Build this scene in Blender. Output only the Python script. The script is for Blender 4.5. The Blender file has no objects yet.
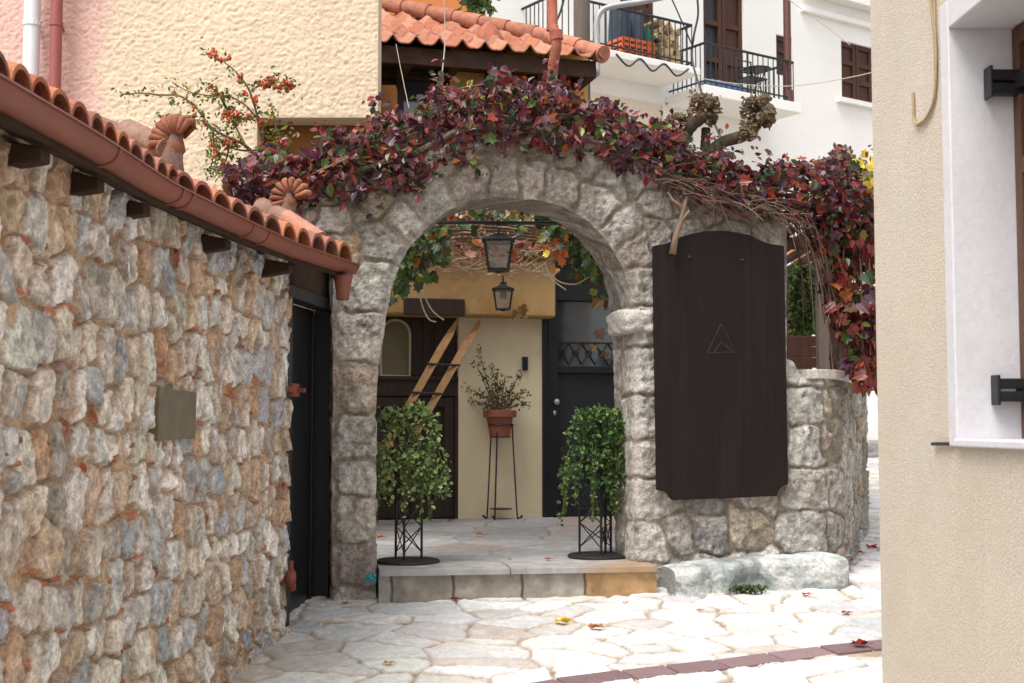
import bpy, math, random
import numpy as np
from mathutils import Vector, Matrix

C = bpy.context.scene
COL = bpy.context.scene.collection
F = 1300.0
EZ = 1.611                       # eye height
PITCH = math.atan(83.5 / F)
GS = 0.075                       # slope of the street
PZ = EZ - 0.84                   # height of the courtyard floor

# ------------------------------------------------------------------ survey helpers
def ray(px, py):
    u = (px - 512) / F; v = (341.5 - py) / F
    return np.array([u, math.cos(PITCH) - v * math.sin(PITCH), math.sin(PITCH) + v * math.cos(PITCH)])
def at(px, py, Y):
    d = ray(px, py); t = Y / d[1]
    return np.array([d[0] * t, Y, EZ + d[2] * t])
def ground(px, py):
    d = ray(px, py); t = EZ / (GS * d[1] - d[2])
    return np.array([d[0] * t, d[1] * t, EZ + d[2] * t])
def floorpt(px, py):
    d = ray(px, py); t = (PZ - EZ) / d[2]
    return np.array([d[0] * t, d[1] * t, PZ])

class Plane:
    """vertical plane: origin, direction; n points to the right hand of dir (towards the street)"""
    def __init__(s, ox, oy, dx, dy):
        l = math.hypot(dx, dy); s.o = np.array([ox, oy]); s.d = np.array([dx, dy]) / l
        s.n = np.array([s.d[1], -s.d[0]])
    def uv(s, px, py, h=0.0):
        r = ray(px, py); o = s.o + s.n * h
        t = (o @ s.n) / (r[:2] @ s.n)
        p = r[:2] * t
        return float((p - s.o) @ s.d), EZ + r[2] * t
    def pt(s, a, z, h=0.0):
        q = s.o + s.d * a + s.n * h
        return np.array([q[0], q[1], z])
    def map(s, S, T, H):
        return np.stack([s.o[0] + s.d[0] * S + s.n[0] * H, s.o[1] + s.d[1] * S + s.n[1] * H, T], -1)

class Path:
    """horizontal polyline parametrised by length, normal on its right hand"""
    def __init__(s, pts, smooth=True):
        P = np.array(pts, float)
        l = np.concatenate([[0], np.cumsum(np.hypot(*np.diff(P, axis=0).T))])
        if smooth:
            q = np.linspace(0, l[-1], 240)
            X = np.interp(q, l, P[:, 0]); Y = np.interp(q, l, P[:, 1])
            k = np.ones(13) / 13
            Xs = np.convolve(np.pad(X, 6, mode='reflect', reflect_type='odd'), k, 'valid')
            Ys = np.convolve(np.pad(Y, 6, mode='reflect', reflect_type='odd'), k, 'valid')
            P = np.stack([Xs, Ys], 1)
            l = np.concatenate([[0], np.cumsum(np.hypot(*np.diff(P, axis=0).T))])
        s.P = P; s.l = l; s.len = l[-1]
        T = np.gradient(P, axis=0); T /= np.linalg.norm(T, axis=1)[:, None]
        s.T = T
    def xy(s, a):
        return np.interp(a, s.l, s.P[:, 0]), np.interp(a, s.l, s.P[:, 1])
    def tan(s, a):
        tx = np.interp(a, s.l, s.T[:, 0]); ty = np.interp(a, s.l, s.T[:, 1])
        n = np.hypot(tx, ty); return tx / n, ty / n
    def map(s, S, T, H):
        x, y = s.xy(S); tx, ty = s.tan(S)
        # straight run before the start
        ex = np.minimum(S, 0)
        return np.stack([x + tx * ex + ty * H, y + ty * ex - tx * H, T + 0 * S], -1)
    def pt(s, a, z, h=0.0):
        return s.map(np.array([a]), np.array([z]), np.array([h]))[0]

# ------------------------------------------------------------------ noise
def _hash(i, j, seed):
    n = (i.astype(np.int64) * 374761393 + j.astype(np.int64) * 668265263 + seed * 1442695041) & 0x7fffffff
    n = (n ^ (n >> 13)) * 1274126177 & 0x7fffffff
    n = n ^ (n >> 16)
    return (n & 0xffff) / 65535.0
def vnoise(x, y, seed=0):
    x = np.asarray(x, float); y = np.asarray(y, float)
    i = np.floor(x); j = np.floor(y); fx = x - i; fy = y - j
    fx = fx * fx * (3 - 2 * fx); fy = fy * fy * (3 - 2 * fy)
    i = i.astype(np.int64); j = j.astype(np.int64)
    a = _hash(i, j, seed); b = _hash(i + 1, j, seed); c = _hash(i, j + 1, seed); d = _hash(i + 1, j + 1, seed)
    return (a * (1 - fx) + b * fx) * (1 - fy) + (c * (1 - fx) + d * fx) * fy - 0.5
def fbm(x, y, o=4, seed=0):
    r = 0; a = 1.0
    for k in range(o):
        r = r + a * vnoise(np.asarray(x) * 2 ** k + 17.3 * k, np.asarray(y) * 2 ** k + 5.1 * k, seed + k); a *= 0.5
    return r
def sstep(a, b, x):
    t = np.clip((x - a) / (b - a), 0, 1); return t * t * (3 - 2 * t)

def cells(S, T, seeds, p=3.0, B=0.6, margin=0.55):
    """nearest two seeds of every point: id, F1, F2"""
    S = S.ravel(); T = T.ravel()
    idx = np.zeros(S.size, int); f1 = np.full(S.size, 9.0); f2 = np.full(S.size, 9.0)
    bi = np.floor((S - S.min()) / B).astype(int); bj = np.floor((T - T.min()) / B).astype(int)
    key = bi * 10000 + bj
    order = np.argsort(key, kind='stable'); ks = key[order]
    cuts = np.concatenate([[0], np.nonzero(np.diff(ks))[0] + 1, [len(ks)]])
    for a, b in zip(cuts[:-1], cuts[1:]):
        o = order[a:b]; s = S[o]; t = T[o]
        m = (seeds[:, 0] > s.min() - margin) & (seeds[:, 0] < s.max() + margin) & (seeds[:, 1] > t.min() - margin) & (seeds[:, 1] < t.max() + margin)
        ids = np.nonzero(m)[0]
        if len(ids) < 2: continue
        q = seeds[ids]
        D = (np.abs(s[:, None] - q[None, :, 0]) ** p + np.abs(t[:, None] - q[None, :, 1]) ** p) ** (1 / p)
        if q.shape[1] > 2: D = D - q[None, :, 2]
        k = np.argpartition(D, 1, axis=1)[:, :2]
        d = np.take_along_axis(D, k, 1); sw = d[:, 0] > d[:, 1]
        first = np.where(sw, k[:, 1], k[:, 0])
        idx[o] = ids[first]; f1[o] = d.min(1); f2[o] = d.max(1)
    return idx, f1, f2

def rows_seeds(rng, s0, s1, z0, z1, rh, w0, w1, jit=0.25):
    out = []; z = z0
    while z < z1:
        h = rh * rng.uniform(0.72, 1.3); s = s0 - rng.uniform(0, w1)
        while s < s1:
            w = rng.uniform(w0, w1) if rng.random() > .18 else rng.uniform(w0 * .5, w0)
            out.append((s + w / 2, z + h / 2 + rng.uniform(-jit, jit) * h)); s += w
        z += h
    return out

def masonry(S, T, seeds, palette, mortar, rng_seed=1, gap=0.008, edge=0.03, amp=0.03, warp=0.022, wf=7.0,
            rough=0.008, p=3.0, stretch=1.0, tilt=0.25, chips=None, mottling=0.16, B=0.6, margin=0.55, inner=.5, facet=0.0, pits=0.0, veins=None, mort=.12):
    """returns (height, colour) for points of a rubble wall"""
    shp = S.shape
    rs = np.random.RandomState(rng_seed)
    sd = np.array([q if len(q) > 2 else (q[0], q[1], 0.0) for q in seeds], float)
    n = len(sd)
    ws = S + warp * 2 * fbm(S * wf, T * wf, 4, 11 + rng_seed); wt = T + warp * 2 * fbm(S * wf + 40, T * wf + 9, 4, 23 + rng_seed)
    q = sd.copy(); q[:, 0] *= stretch
    idx, f1, f2 = cells(ws * stretch, wt, q, p, B, margin)
    idx = idx.reshape(shp); d = ((f2 - f1) / 2).reshape(shp)
    d = d + .0035 * fbm(S * 28, T * 28, 3, 19)
    off = rs.uniform(-.5, .6, n)[idx]; ta = rs.uniform(-1, 1, n)[idx] * tilt; tb = rs.uniform(-1, 1, n)[idx] * tilt
    m = sstep(gap * .4, gap + edge, d) ** .6
    n1 = fbm(S * 14 + idx * 1.7, T * 12, 5, 5); n2 = fbm(S * 40 + idx * 3.7, T * 36, 4, 77)
    hs = amp * (1 + .6 * off) + (S - sd[idx, 0]) * ta + (T - sd[idx, 1]) * tb
    hs = np.clip(hs, amp * .2, amp * 2.3) + rough * (n1 * 1.7 + n2 * 1.1)
    if facet:
        fs = 1 / .055; u = S * fs + idx * 7.3 + .35 * n1; v = T * fs * .8
        ci = np.floor(u); cj = np.floor(v); bd = np.full(shp, 9.0); bh = np.zeros(shp)
        for di in (-1, 0, 1):
            for dj in (-1, 0, 1):
                a = (ci + di).astype(np.int64); b = (cj + dj).astype(np.int64)
                dx = a + _hash(a, b, 3) - u; dy = b + _hash(a, b, 4) - v; D_ = dx * dx + dy * dy
                hh = (_hash(a, b, 5) - .5) + dx * (_hash(a, b, 6) - .5) * 1.6 + dy * (_hash(a, b, 7) - .5) * 1.6
                k = D_ < bd; bd = np.where(k, D_, bd); bh = np.where(k, hh, bh)
        hs = hs + facet * bh
    pit = np.clip(fbm(S * 26 + idx * 5.1, T * 20, 4, 131) * 2.6 - .55, 0, 1)
    hs = hs - pits * pit
    hm = mort * amp + rough * .9 * fbm(S * 20, T * 20, 4, 55)
    h = hm * (1 - m) + np.maximum(hs, hm + .002) * m - .006 * np.exp(-((d - gap * .8) / .0035) ** 2)
    pal = np.array([c for c, w in palette]); pw = np.array([w for c, w in palette], float); pw /= pw.sum()
    pick = rs.choice(len(pal), n, p=pw)
    base = pal[pick] * (1 + rs.uniform(-.2, .2, (n, 1))) * (1 + rs.uniform(-.03, .03, (n, 3)))
    if chips is not None:
        for k in range(n):
            if k in chips: base[k] = chips[k]
    c = base[idx]
    pick2 = rs.choice(len(pal), n, p=pw); pick3 = rs.choice(len(pal), n, p=pw)
    mot = np.clip(fbm(S * 11 + idx * 2.1, T * 9, 4, 91) * 3.0 + .05, 0, 1)[..., None]
    c = c * (1 - inner * mot) + pal[pick2][idx] * inner * mot
    mot = np.clip(fbm(S * 22 + idx * 4.1, T * 15, 4, 191) * 3.4 - .25, 0, 1)[..., None]
    c = c * (1 - inner * mot) + pal[pick3][idx] * inner * mot
    if veins is not None:
        vv = np.clip(1 - np.abs(fbm(S * 18 + idx * 9.7 + T * 6, T * 14, 3, 222)) * 14, 0, 1)[..., None] * (rs.rand(n)[idx] < .5)[..., None]
        c = c * (1 - .55 * vv) + np.array(veins) * .55 * vv
    c = c * (1 + mottling * 2.4 * fbm(S * 34, T * 34, 4, 63)[..., None]) * (1 - .45 * (pit * (pits > 0))[..., None])
    mc = np.array(mortar) * (1 + .5 * fbm(S * 16, T * 16, 4, 47)[..., None])
    mm = sstep(gap * .35, gap + .006, d)[..., None]
    c = mc * (1 - mm) + c * mm
    return h, np.clip(c, .01, .95), d, idx

# ------------------------------------------------------------------ mesh builder
class MB:
    def __init__(s): s.V = []; s.Fc = []; s.Cc = []; s.n = 0
    def add(s, V, faces, col=None):
        V = np.asarray(V, float).reshape(-1, 3)
        if isinstance(faces, np.ndarray): faces = (faces + s.n).tolist()
        else: faces = [tuple(i + s.n for i in f) for f in faces]
        s.V.append(V); s.Fc += faces
        if col is None: col = (.5, .5, .5)
        c = np.asarray(col, float)
        if c.ndim == 1: c = np.repeat(c[None], len(V), 0)
        s.Cc.append(c); s.n += len(V); return s
    # axis of the box given by 3 vectors from a corner
    def obox(s, o, a, b, c, col=None):
        o, a, b, c = map(np.asarray, (o, a, b, c))
        V = [o, o + a, o + a + b, o + b, o + c, o + a + c, o + a + b + c, o + b + c]
        return s.add(V, [(0, 3, 2, 1), (4, 5, 6, 7), (0, 1, 5, 4), (1, 2, 6, 5), (2, 3, 7, 6), (3, 0, 4, 7)], col)
    def pbox(s, pl, s0, s1, z0, z1, h0, h1, col=None):
        o = pl.pt(s0, z0, h0); a = pl.pt(s1, z0, h0) - o; b = pl.pt(s0, z0, h1) - o
        return s.obox(o, a, b, np.array([0, 0, z1 - z0]), col)
    def box(s, x0, x1, y0, y1, z0, z1, col=None):
        return s.obox((x0, y0, z0), (x1 - x0, 0, 0), (0, y1 - y0, 0), (0, 0, z1 - z0), col)
    def prism(s, pl, poly, h0, h1, col=None):
        n = len(poly)
        V = [pl.pt(a, z, h0) for a, z in poly] + [pl.pt(a, z, h1) for a, z in poly]
        f = [tuple(range(n)), tuple(range(2 * n - 1, n - 1, -1))] + [(i, n + i, n + (i + 1) % n, (i + 1) % n) for i in range(n)]
        return s.add(V, f, col)
    def tube(s, pts, r, n=8, col=None, cap=True, noise=0, seed=0):
        P = np.asarray(pts, float); m = len(P)
        R = np.full(m, r) if np.isscalar(r) else np.interp(np.linspace(0, 1, m), np.linspace(0, 1, len(r)), r)
        T = np.gradient(P, axis=0); T /= np.maximum(np.linalg.norm(T, axis=1)[:, None], 1e-9)
        up = np.array([0, 0, 1.0]) if abs(T[0][2]) < .9 else np.array([1.0, 0, 0])
        U = np.cross(T[0], up); U /= np.linalg.norm(U); V = []
        rs = np.random.RandomState(seed)
        for i in range(m):
            U = U - T[i] * (U @ T[i]); U /= np.linalg.norm(U); W = np.cross(T[i], U)
            for k in range(n):
                a = 2 * math.pi * k / n; rr = R[i] * (1 + (rs.uniform(-noise, noise) if noise else 0))
                V.append(P[i] + (U * math.cos(a) + W * math.sin(a)) * rr)
        f = [(i * n + k, i * n + (k + 1) % n, (i + 1) * n + (k + 1) % n, (i + 1) * n + k) for i in range(m - 1) for k in range(n)]
        if cap: f += [tuple(range(n - 1, -1, -1)), tuple((m - 1) * n + k for k in range(n))]
        return s.add(V, f, col)
    def lathe(s, o, prof, n=20, col=None, ax=None):
        """prof: list of (r, z) from bottom up; closed with caps"""
        o = np.asarray(o, float); V = []
        for r, z in prof:
            for k in range(n):
                a = 2 * math.pi * k / n; V.append(o + np.array([r * math.cos(a), r * math.sin(a), z]))
        m = len(prof)
        f = [(i * n + k, i * n + (k + 1) % n, (i + 1) * n + (k + 1) % n, (i + 1) * n + k) for i in range(m - 1) for k in range(n)]
        f += [tuple(range(n - 1, -1, -1)), tuple((m - 1) * n + k for k in range(n))]
        return s.add(V, f, col)
    def blob(s, c, r, col=None, n=7, m=5, noise=.15, seed=0):
        rs = np.random.RandomState(seed); c = np.asarray(c, float); r = np.ones(3) * r
        V = [c + (0, 0, r[2])]
        for i in range(1, m):
            a = math.pi * i / m
            for k in range(n):
                b = 2 * math.pi * (k + .5 * i) / n; q = 1 + rs.uniform(-noise, noise)
                V.append(c + r * q * np.array([math.sin(a) * math.cos(b), math.sin(a) * math.sin(b), math.cos(a)]))
        V.append(c - (0, 0, r[2])); e = len(V) - 1
        f = [(0, 1 + k, 1 + (k + 1) % n) for k in range(n)]
        f += [(1 + (i - 1) * n + k, 1 + i * n + k, 1 + i * n + (k + 1) % n, 1 + (i - 1) * n + (k + 1) % n) for i in range(1, m - 1) for k in range(n)]
        f += [(e, 1 + (m - 2) * n + (k + 1) % n, 1 + (m - 2) * n + k) for k in range(n)]
        return s.add(V, f, col)
    def build(s, name, mat, parent=None, smooth=False, bevel=0, solid=0, autos=None):
        me = bpy.data.meshes.new(name); V = np.concatenate(s.V)
        org = np.zeros(3)
        if parent is not None:
            q = parent
            while q is not None: org += np.array(q.location); q = q.parent
        me.from_pydata((V - org).tolist(), [], s.Fc)
        at_ = me.color_attributes.new('col', 'FLOAT_COLOR', 'POINT')
        cc = np.ones((len(V), 4)); cc[:, :3] = np.concatenate(s.Cc); at_.data.foreach_set('color', cc.ravel().astype(np.float32))
        if smooth: me.polygons.foreach_set('use_smooth', [True] * len(me.polygons))
        me.materials.append(mat); me.update()
        o = bpy.data.objects.new(name, me); COL.objects.link(o)
        if parent is not None: o.parent = parent
        if solid:
            md = o.modifiers.new('solid', 'SOLIDIFY'); md.thickness = solid; md.offset = -1
        if bevel:
            md = o.modifiers.new('bevel', 'BEVEL'); md.width = bevel; md.segments = 2; md.limit_method = 'ANGLE'; md.angle_limit = .7
        if autos: me.set_sharp_from_angle(angle=autos)
        return o

def thing(name, label, cat, loc, group=None):
    o = bpy.data.objects.new(name, None); o.empty_display_size = .1; COL.objects.link(o)
    o.location = [float(v) for v in loc]; return tag(o, label, cat, group)
def tag(o, label, cat, group=None):
    o['label'] = label; o['category'] = cat
    if group: o['group'] = group
    return o
def setting(o, kind='structure', label=None):
    o['kind'] = kind
    if label: o['label'] = label
    return o
def lab(o, label): o['label'] = label; return o
def dup(root, loc, rz=0, label=None, sc=1):
    r = root.copy(); COL.objects.link(r); r.location = [float(v) for v in loc]; r.rotation_euler = (0, 0, rz); r.scale = (sc, sc, sc)
    if label: r['label'] = label
    for ch in list(root.children):
        c = ch.copy(); COL.objects.link(c); c.parent = r
        for g in ch.children:
            d = g.copy(); COL.objects.link(d); d.parent = c
    return r

def gridF(nu, nv):
    i = np.arange(nu * nv).reshape(nu, nv)
    return np.stack([i[:-1, :-1], i[1:, :-1], i[1:, 1:], i[:-1, 1:]], -1).reshape(-1, 4)

def poly_dist(S, T, poly, closed=True):
    """signed distance, positive inside"""
    P = np.array(poly, float); Q = np.roll(P, -1, 0)
    s = S.ravel(); t = T.ravel(); best = np.full(s.size, 1e9); ins = np.zeros(s.size, bool)
    for (ax, ay), (bx, by) in zip(P, Q):
        dx, dy = bx - ax, by - ay; L = dx * dx + dy * dy + 1e-12
        k = np.clip(((s - ax) * dx + (t - ay) * dy) / L, 0, 1)
        best = np.minimum(best, np.hypot(s - ax - k * dx, t - ay - k * dy))
        with np.errstate(divide='ignore', invalid='ignore'):
            cr = ((ay > t) != (by > t)) & (s < (bx - ax) * (t - ay) / (by - ay + 1e-15) + ax)
        ins ^= cr
    return np.where(ins, best, -best).reshape(S.shape)

def sheet(mb, s0, s1, t0, t1, res, mapf, hf, sdf=None, flip=False):
    """relief sheet; sdf>0 is kept, its border is snapped to sdf=0"""
    nu = max(2, int((s1 - s0) / res) + 1); nv = max(2, int((t1 - t0) / res) + 1)
    S, T = np.meshgrid(np.linspace(s0, s1, nu), np.linspace(t0, t1, nv), indexing='ij')
    Fq = gridF(nu, nv)
    if flip: Fq = Fq[:, ::-1]
    if sdf is not None:
        D = sdf(S, T); e = res * .5
        keep = (D.ravel()[Fq] > 0).any(1)
        gx = (sdf(S + e, T) - sdf(S - e, T)) / (2 * e); gy = (sdf(S, T + e) - sdf(S, T - e)) / (2 * e)
        g = np.maximum(np.hypot(gx, gy), .3); out = D < 0
        k = np.where(out & (D > -3 * res), -D, 0)
        S = S + gx / g * k; T = T + gy / g * k
        Fq = Fq[keep]
        use = np.zeros(nu * nv, bool); use[Fq.ravel()] = True
        re = np.cumsum(use) - 1; Sx, Tx = S.ravel()[use], T.ravel()[use]; Fq = re[Fq]
        D2 = np.maximum(sdf(Sx, Tx), 0)
        h, c = hf(Sx, Tx, D2)
        mb.add(mapf(Sx, Tx, h), Fq, c.reshape(-1, 3)); return
    h, c = hf(S, T, None)
    mb.add(mapf(S, T, h).reshape(-1, 3), Fq, c.reshape(-1, 3))

def resample(poly, step):
    P = np.array(poly, float); l = np.concatenate([[0], np.cumsum(np.hypot(*np.diff(P, axis=0).T))])
    q = np.linspace(0, l[-1], max(2, int(l[-1] / step)))
    return np.stack([np.interp(q, l, P[:, 0]), np.interp(q, l, P[:, 1])], 1), q

# ------------------------------------------------------------------ materials
def newmat(name):
    m = bpy.data.materials.new(name); m.use_nodes = True; nt = m.node_tree
    b = nt.nodes['Principled BSDF']; return m, nt, b
def N(nt, t, **kw):
    n = nt.nodes.new(t)
    for k, v in kw.items():
        if k in n.inputs: n.inputs[k].default_value = v
        else: setattr(n, k, v)
    return n
def mat(name, col=None, rough=.8, var=.15, vs=6.0, bump=.0, bs=60.0, bd=.01, metal=0, stretch=None, spec=.5, second=None, second_scale=3.0, second_lo=.5, second_hi=.65, alpha=None, coat=0, grain=0, gs=110.0):
    """col None: colour from the mesh's own 'col' attribute"""
    m, nt, b = newmat(name); L = nt.links.new
    tc = N(nt, 'ShaderNodeTexCoord'); vec = tc.outputs['Object']
    if stretch:
        mp = N(nt, 'ShaderNodeMapping'); mp.inputs['Scale'].default_value = stretch; L(vec, mp.inputs[0]); vec = mp.outputs[0]
    if col is None:
        a = N(nt, 'ShaderNodeAttribute', attribute_name='col'); cs = a.outputs['Color']
    else:
        rgb = N(nt, 'ShaderNodeRGB'); rgb.outputs[0].default_value = (*col, 1); cs = rgb.outputs[0]
    if second:
        nz = N(nt, 'ShaderNodeTexNoise', Scale=second_scale, Detail=6.0, Roughness=.65); L(vec, nz.inputs['Vector'])
        mr = N(nt, 'ShaderNodeMapRange'); mr.inputs[1].default_value = second_lo; mr.inputs[2].default_value = second_hi; L(nz.outputs['Fac'], mr.inputs[0])
        mx = N(nt, 'ShaderNodeMix', data_type='RGBA'); L(mr.outputs[0], mx.inputs[0]); L(cs, mx.inputs[6]); mx.inputs[7].default_value = (*second, 1); cs = mx.outputs[2]
    if var:
        nz = N(nt, 'ShaderNodeTexNoise', Scale=vs, Detail=8.0, Roughness=.7); L(vec, nz.inputs['Vector'])
        mr = N(nt, 'ShaderNodeMapRange'); mr.inputs[1].default_value = .25; mr.inputs[2].default_value = .75
        mr.inputs[3].default_value = 1 - var; mr.inputs[4].default_value = 1 + var; L(nz.outputs['Fac'], mr.inputs[0])
        mx = N(nt, 'ShaderNodeMix', data_type='RGBA', blend_type='MULTIPLY'); mx.inputs[0].default_value = 1
        L(cs, mx.inputs[6]); L(mr.outputs[0], mx.inputs[7]); cs = mx.outputs[2]
        if grain:
            n2 = N(nt, 'ShaderNodeTexNoise', Scale=gs, Detail=5.0, Roughness=.75); L(vec, n2.inputs['Vector'])
            m2 = N(nt, 'ShaderNodeMapRange'); m2.inputs[1].default_value = .36; m2.inputs[2].default_value = .62; m2.inputs[3].default_value = 1 - grain; m2.inputs[4].default_value = 1 + grain * .7
            L(n2.outputs['Fac'], m2.inputs[0]); x2 = N(nt, 'ShaderNodeMix', data_type='RGBA', blend_type='MULTIPLY'); x2.inputs[0].default_value = 1; L(cs, x2.inputs[6]); L(m2.outputs[0], x2.inputs[7]); cs = x2.outputs[2]
        rr = N(nt, 'ShaderNodeMapRange'); rr.inputs[3].default_value = min(1, rough + .12); rr.inputs[4].default_value = max(.05, rough - .12)
        L(nz.outputs['Fac'], rr.inputs[0]); L(rr.outputs[0], b.inputs['Roughness'])
    else: b.inputs['Roughness'].default_value = rough
    L(cs, b.inputs['Base Color'])
    b.inputs['Metallic'].default_value = metal; b.inputs['Specular IOR Level'].default_value = spec
    if coat: b.inputs['Coat Weight'].default_value = coat
    if bump:
        nz = N(nt, 'ShaderNodeTexNoise', Scale=bs, Detail=6.0, Roughness=.6); L(vec, nz.inputs['Vector'])
        bp = N(nt, 'ShaderNodeBump', Strength=bump, Distance=bd); L(nz.outputs['Fac'], bp.inputs['Height']); L(bp.outputs[0], b.inputs['Normal'])
    return m
def leafmat(name, rough=.42, trans=.3, spec=.5):
    m, nt, b = newmat(name); L = nt.links.new
    a = N(nt, 'ShaderNodeAttribute', attribute_name='col'); L(a.outputs['Color'], b.inputs['Base Color'])
    b.inputs['Roughness'].default_value = rough; b.inputs['Specular IOR Level'].default_value = spec
    tr = N(nt, 'ShaderNodeBsdfTranslucent'); mx = N(nt, 'ShaderNodeMixShader'); mx.inputs[0].default_value = trans
    hs = N(nt, 'ShaderNodeHueSaturation'); hs.inputs['Value'].default_value = 1.6; L(a.outputs['Color'], hs.inputs['Color']); L(hs.outputs[0], tr.inputs['Color'])
    out = nt.nodes['Material Output']; L(b.outputs[0], mx.inputs[1]); L(tr.outputs[0], mx.inputs[2]); L(mx.outputs[0], out.inputs[0])
    return m
def glass(name, col=(.05, .06, .07), rough=.08):
    m, nt, b = newmat(name); b.inputs['Base Color'].default_value = (*col, 1); b.inputs['Roughness'].default_value = rough
    b.inputs['Specular IOR Level'].default_value = .8; b.inputs['Coat Weight'].default_value = .4; b.inputs['Coat Roughness'].default_value = .03; return m

M = {}
M['stone'] = mat('rubble_stone', None, .92, .25, 30, 1.0, 60, .012, spec=.2, grain=.32, gs=70)
M['paving'] = mat('pale_flagstone', None, .8, .10, 18, .6, 50, .006, spec=.3, grain=.13, gs=60)
M['floor'] = mat('grey_paver', None, .62, .16, 9, .3, 70, .003, spec=.45)
M['harl'] = mat('rough_plaster', None, .95, .06, 5, .6, 90, .006, spec=.2, grain=.12, gs=60)
M['beige'] = mat('beige_plaster', (.64, .56, .455), .9, .07, 2.2, 1.0, 150, .006, spec=.15, grain=.22, gs=170, second=(.63, .57, .50), second_scale=1.6, second_lo=.45, second_hi=.75)
M['white'] = mat('white_paint', (.64, .63, .66), .8, .07, 3, .4, 60, .004, spec=.25, grain=.05, gs=40, second=(.60, .58, .57), second_scale=2.2, second_lo=.55, second_hi=.8)
M['farwhite'] = mat('whitewash', (.82, .81, .79), .9, .05, .5, .1, 8, .01, spec=.2, second=(.70, .68, .64), second_scale=.35, second_lo=.55, second_hi=.8)
M['cream'] = mat('cream_plaster', (.70, .60, .41), .85, .06, 1.5, .2, 60, .003, spec=.2, second=(.64, .54, .37), second_scale=1.3)
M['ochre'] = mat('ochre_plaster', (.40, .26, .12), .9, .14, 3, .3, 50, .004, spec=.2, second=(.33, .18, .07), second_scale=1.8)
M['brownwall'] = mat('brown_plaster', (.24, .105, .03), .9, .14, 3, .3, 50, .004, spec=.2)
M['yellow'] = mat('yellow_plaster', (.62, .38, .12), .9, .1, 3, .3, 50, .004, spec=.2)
M['terra'] = mat('terracotta', None, .88, .30, 16, .6, 60, .006, spec=.2, grain=.2, gs=80, second=(.15, .09, .07), second_scale=7, second_lo=.54, second_hi=.78)
M['gutter'] = mat('gutter_paint', (.215, .066, .042), .5, .25, 7, .06, 30, .002, spec=.5, stretch=(1, .25, 1))
M['maroon'] = mat('maroon_paint', (.30, .085, .075), .5, .08, 6, spec=.4)
M['whitepipe'] = mat('white_plastic', (.72, .72, .73), .4, .04, 4, spec=.5)
M['darkwood'] = mat('dark_wood', (.030, .017, .013), .6, .35, 5, .3, 40, .003, stretch=(6, 6, .6), spec=.35)
M['board'] = mat('painted_board', (.0120, .0070, .0060), .6, .35, 3.0, .25, 30, .002, stretch=(9, 9, .5), spec=.2, second=(.0145, .0105, .0095), second_scale=2.0)
M['eavewood'] = mat('weathered_beam', (.045, .024, .016), .85, .4, 6, .4, 30, .004, spec=.2)
M['brownwood'] = mat('brown_wood', (.062, .024, .014), .6, .35, 5, .25, 30, .003, stretch=(7, 7, .7), spec=.35)
M['shutter'] = mat('shutter_wood', (.10, .045, .025), .6, .3, 6, .3, 30, .003, stretch=(7, 7, .7))
M['skiwood'] = mat('ski_wood', (.29, .165, .075), .7, .3, 6, .15, 30, .002, stretch=(5, 5, .6), spec=.2)
M['post'] = mat('grey_post', (.12, .095, .08), .9, .25, 5, .4, 30, .006, stretch=(6, 6, .5), spec=.2)
M['iron'] = mat('black_iron', (.012, .012, .013), .5, .2, 20, .15, 80, .001, spec=.5)
M['blackpaint'] = mat('black_door_paint', (.010, .011, .013), .38, .2, 3, .08, 30, .001, spec=.45)
M['slate'] = mat('slate_panel', (.016, .018, .021), .45, .15, 3, spec=.4)
M['rust'] = mat('rusty_red_iron', (.20, .05, .03), .7, .35, 30, .3, 90, .002)
M['plate'] = mat('weathered_plate', (.15, .125, .085), .7, .25, 9, .3, 60, .003, spec=.4)
M['pot'] = mat('clay_pot', (.27, .10, .065), .8, .15, 10, .15, 60, .002, spec=.2)
M['soil'] = mat('soil', (.04, .028, .02), .95, .3, 30, .5, 60, .01)
M['bark'] = mat('bark', (.085, .06, .045), .95, .4, 18, .7, 40, .015, spec=.15)
M['twig'] = mat('dry_twig', None, .85, .2, 20, 0, spec=.2)
M['leafred'] = leafmat('creeper_leaf', .36, .28, .6)
M['leafgreen'] = leafmat('green_leaf', .42, .3, .5)
M['berry'] = mat('orange_berry', None, .35, .1, 20, spec=.5)
M['glass'] = glass('window_glass')
def lamp_glass():
    m, nt, b = newmat('lantern_glass'); b.inputs['Base Color'].default_value = (.3, .29, .27, 1); b.inputs['Roughness'].default_value = .1
    t = N(nt, 'ShaderNodeBsdfTransparent'); mx = N(nt, 'ShaderNodeMixShader'); mx.inputs[0].default_value = .28; nt.links.new(t.outputs[0], mx.inputs[1]); nt.links.new(b.outputs[0], mx.inputs[2]); nt.links.new(mx.outputs[0], nt.nodes['Material Output'].inputs[0]); return m
M['lampglass'] = lamp_glass()
M['orange'] = mat('orange_plastic', (.60, .11, .025), .5, .1, 6)
M['cloth'] = mat('coloured_cloth', None, .9, .2, 9, .3, 40, .01)
M['cable'] = mat('cable_sheath', (.45, .40, .33), .6, .1, 10)
M['blackcable'] = mat('black_cable', (.02, .02, .022), .6, .1, 10)
M['steel'] = mat('galvanised_steel', (.36, .37, .38), .5, .12, 12, metal=.4)
M['leafdead'] = leafmat('fallen_leaf_skin', .6, .15, .3)
M['foil'] = mat('teal_foil', (.02, .30, .34), .3, .2, 10, spec=.6)
M['earth'] = mat('earth', (.34, .31, .27), .95, .2, .6, .3, 8, .02)
M['plinth'] = mat('limewashed_render', None, .9, .15, 12, .9, 45, .012, spec=.2, grain=.25, gs=50)

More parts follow.
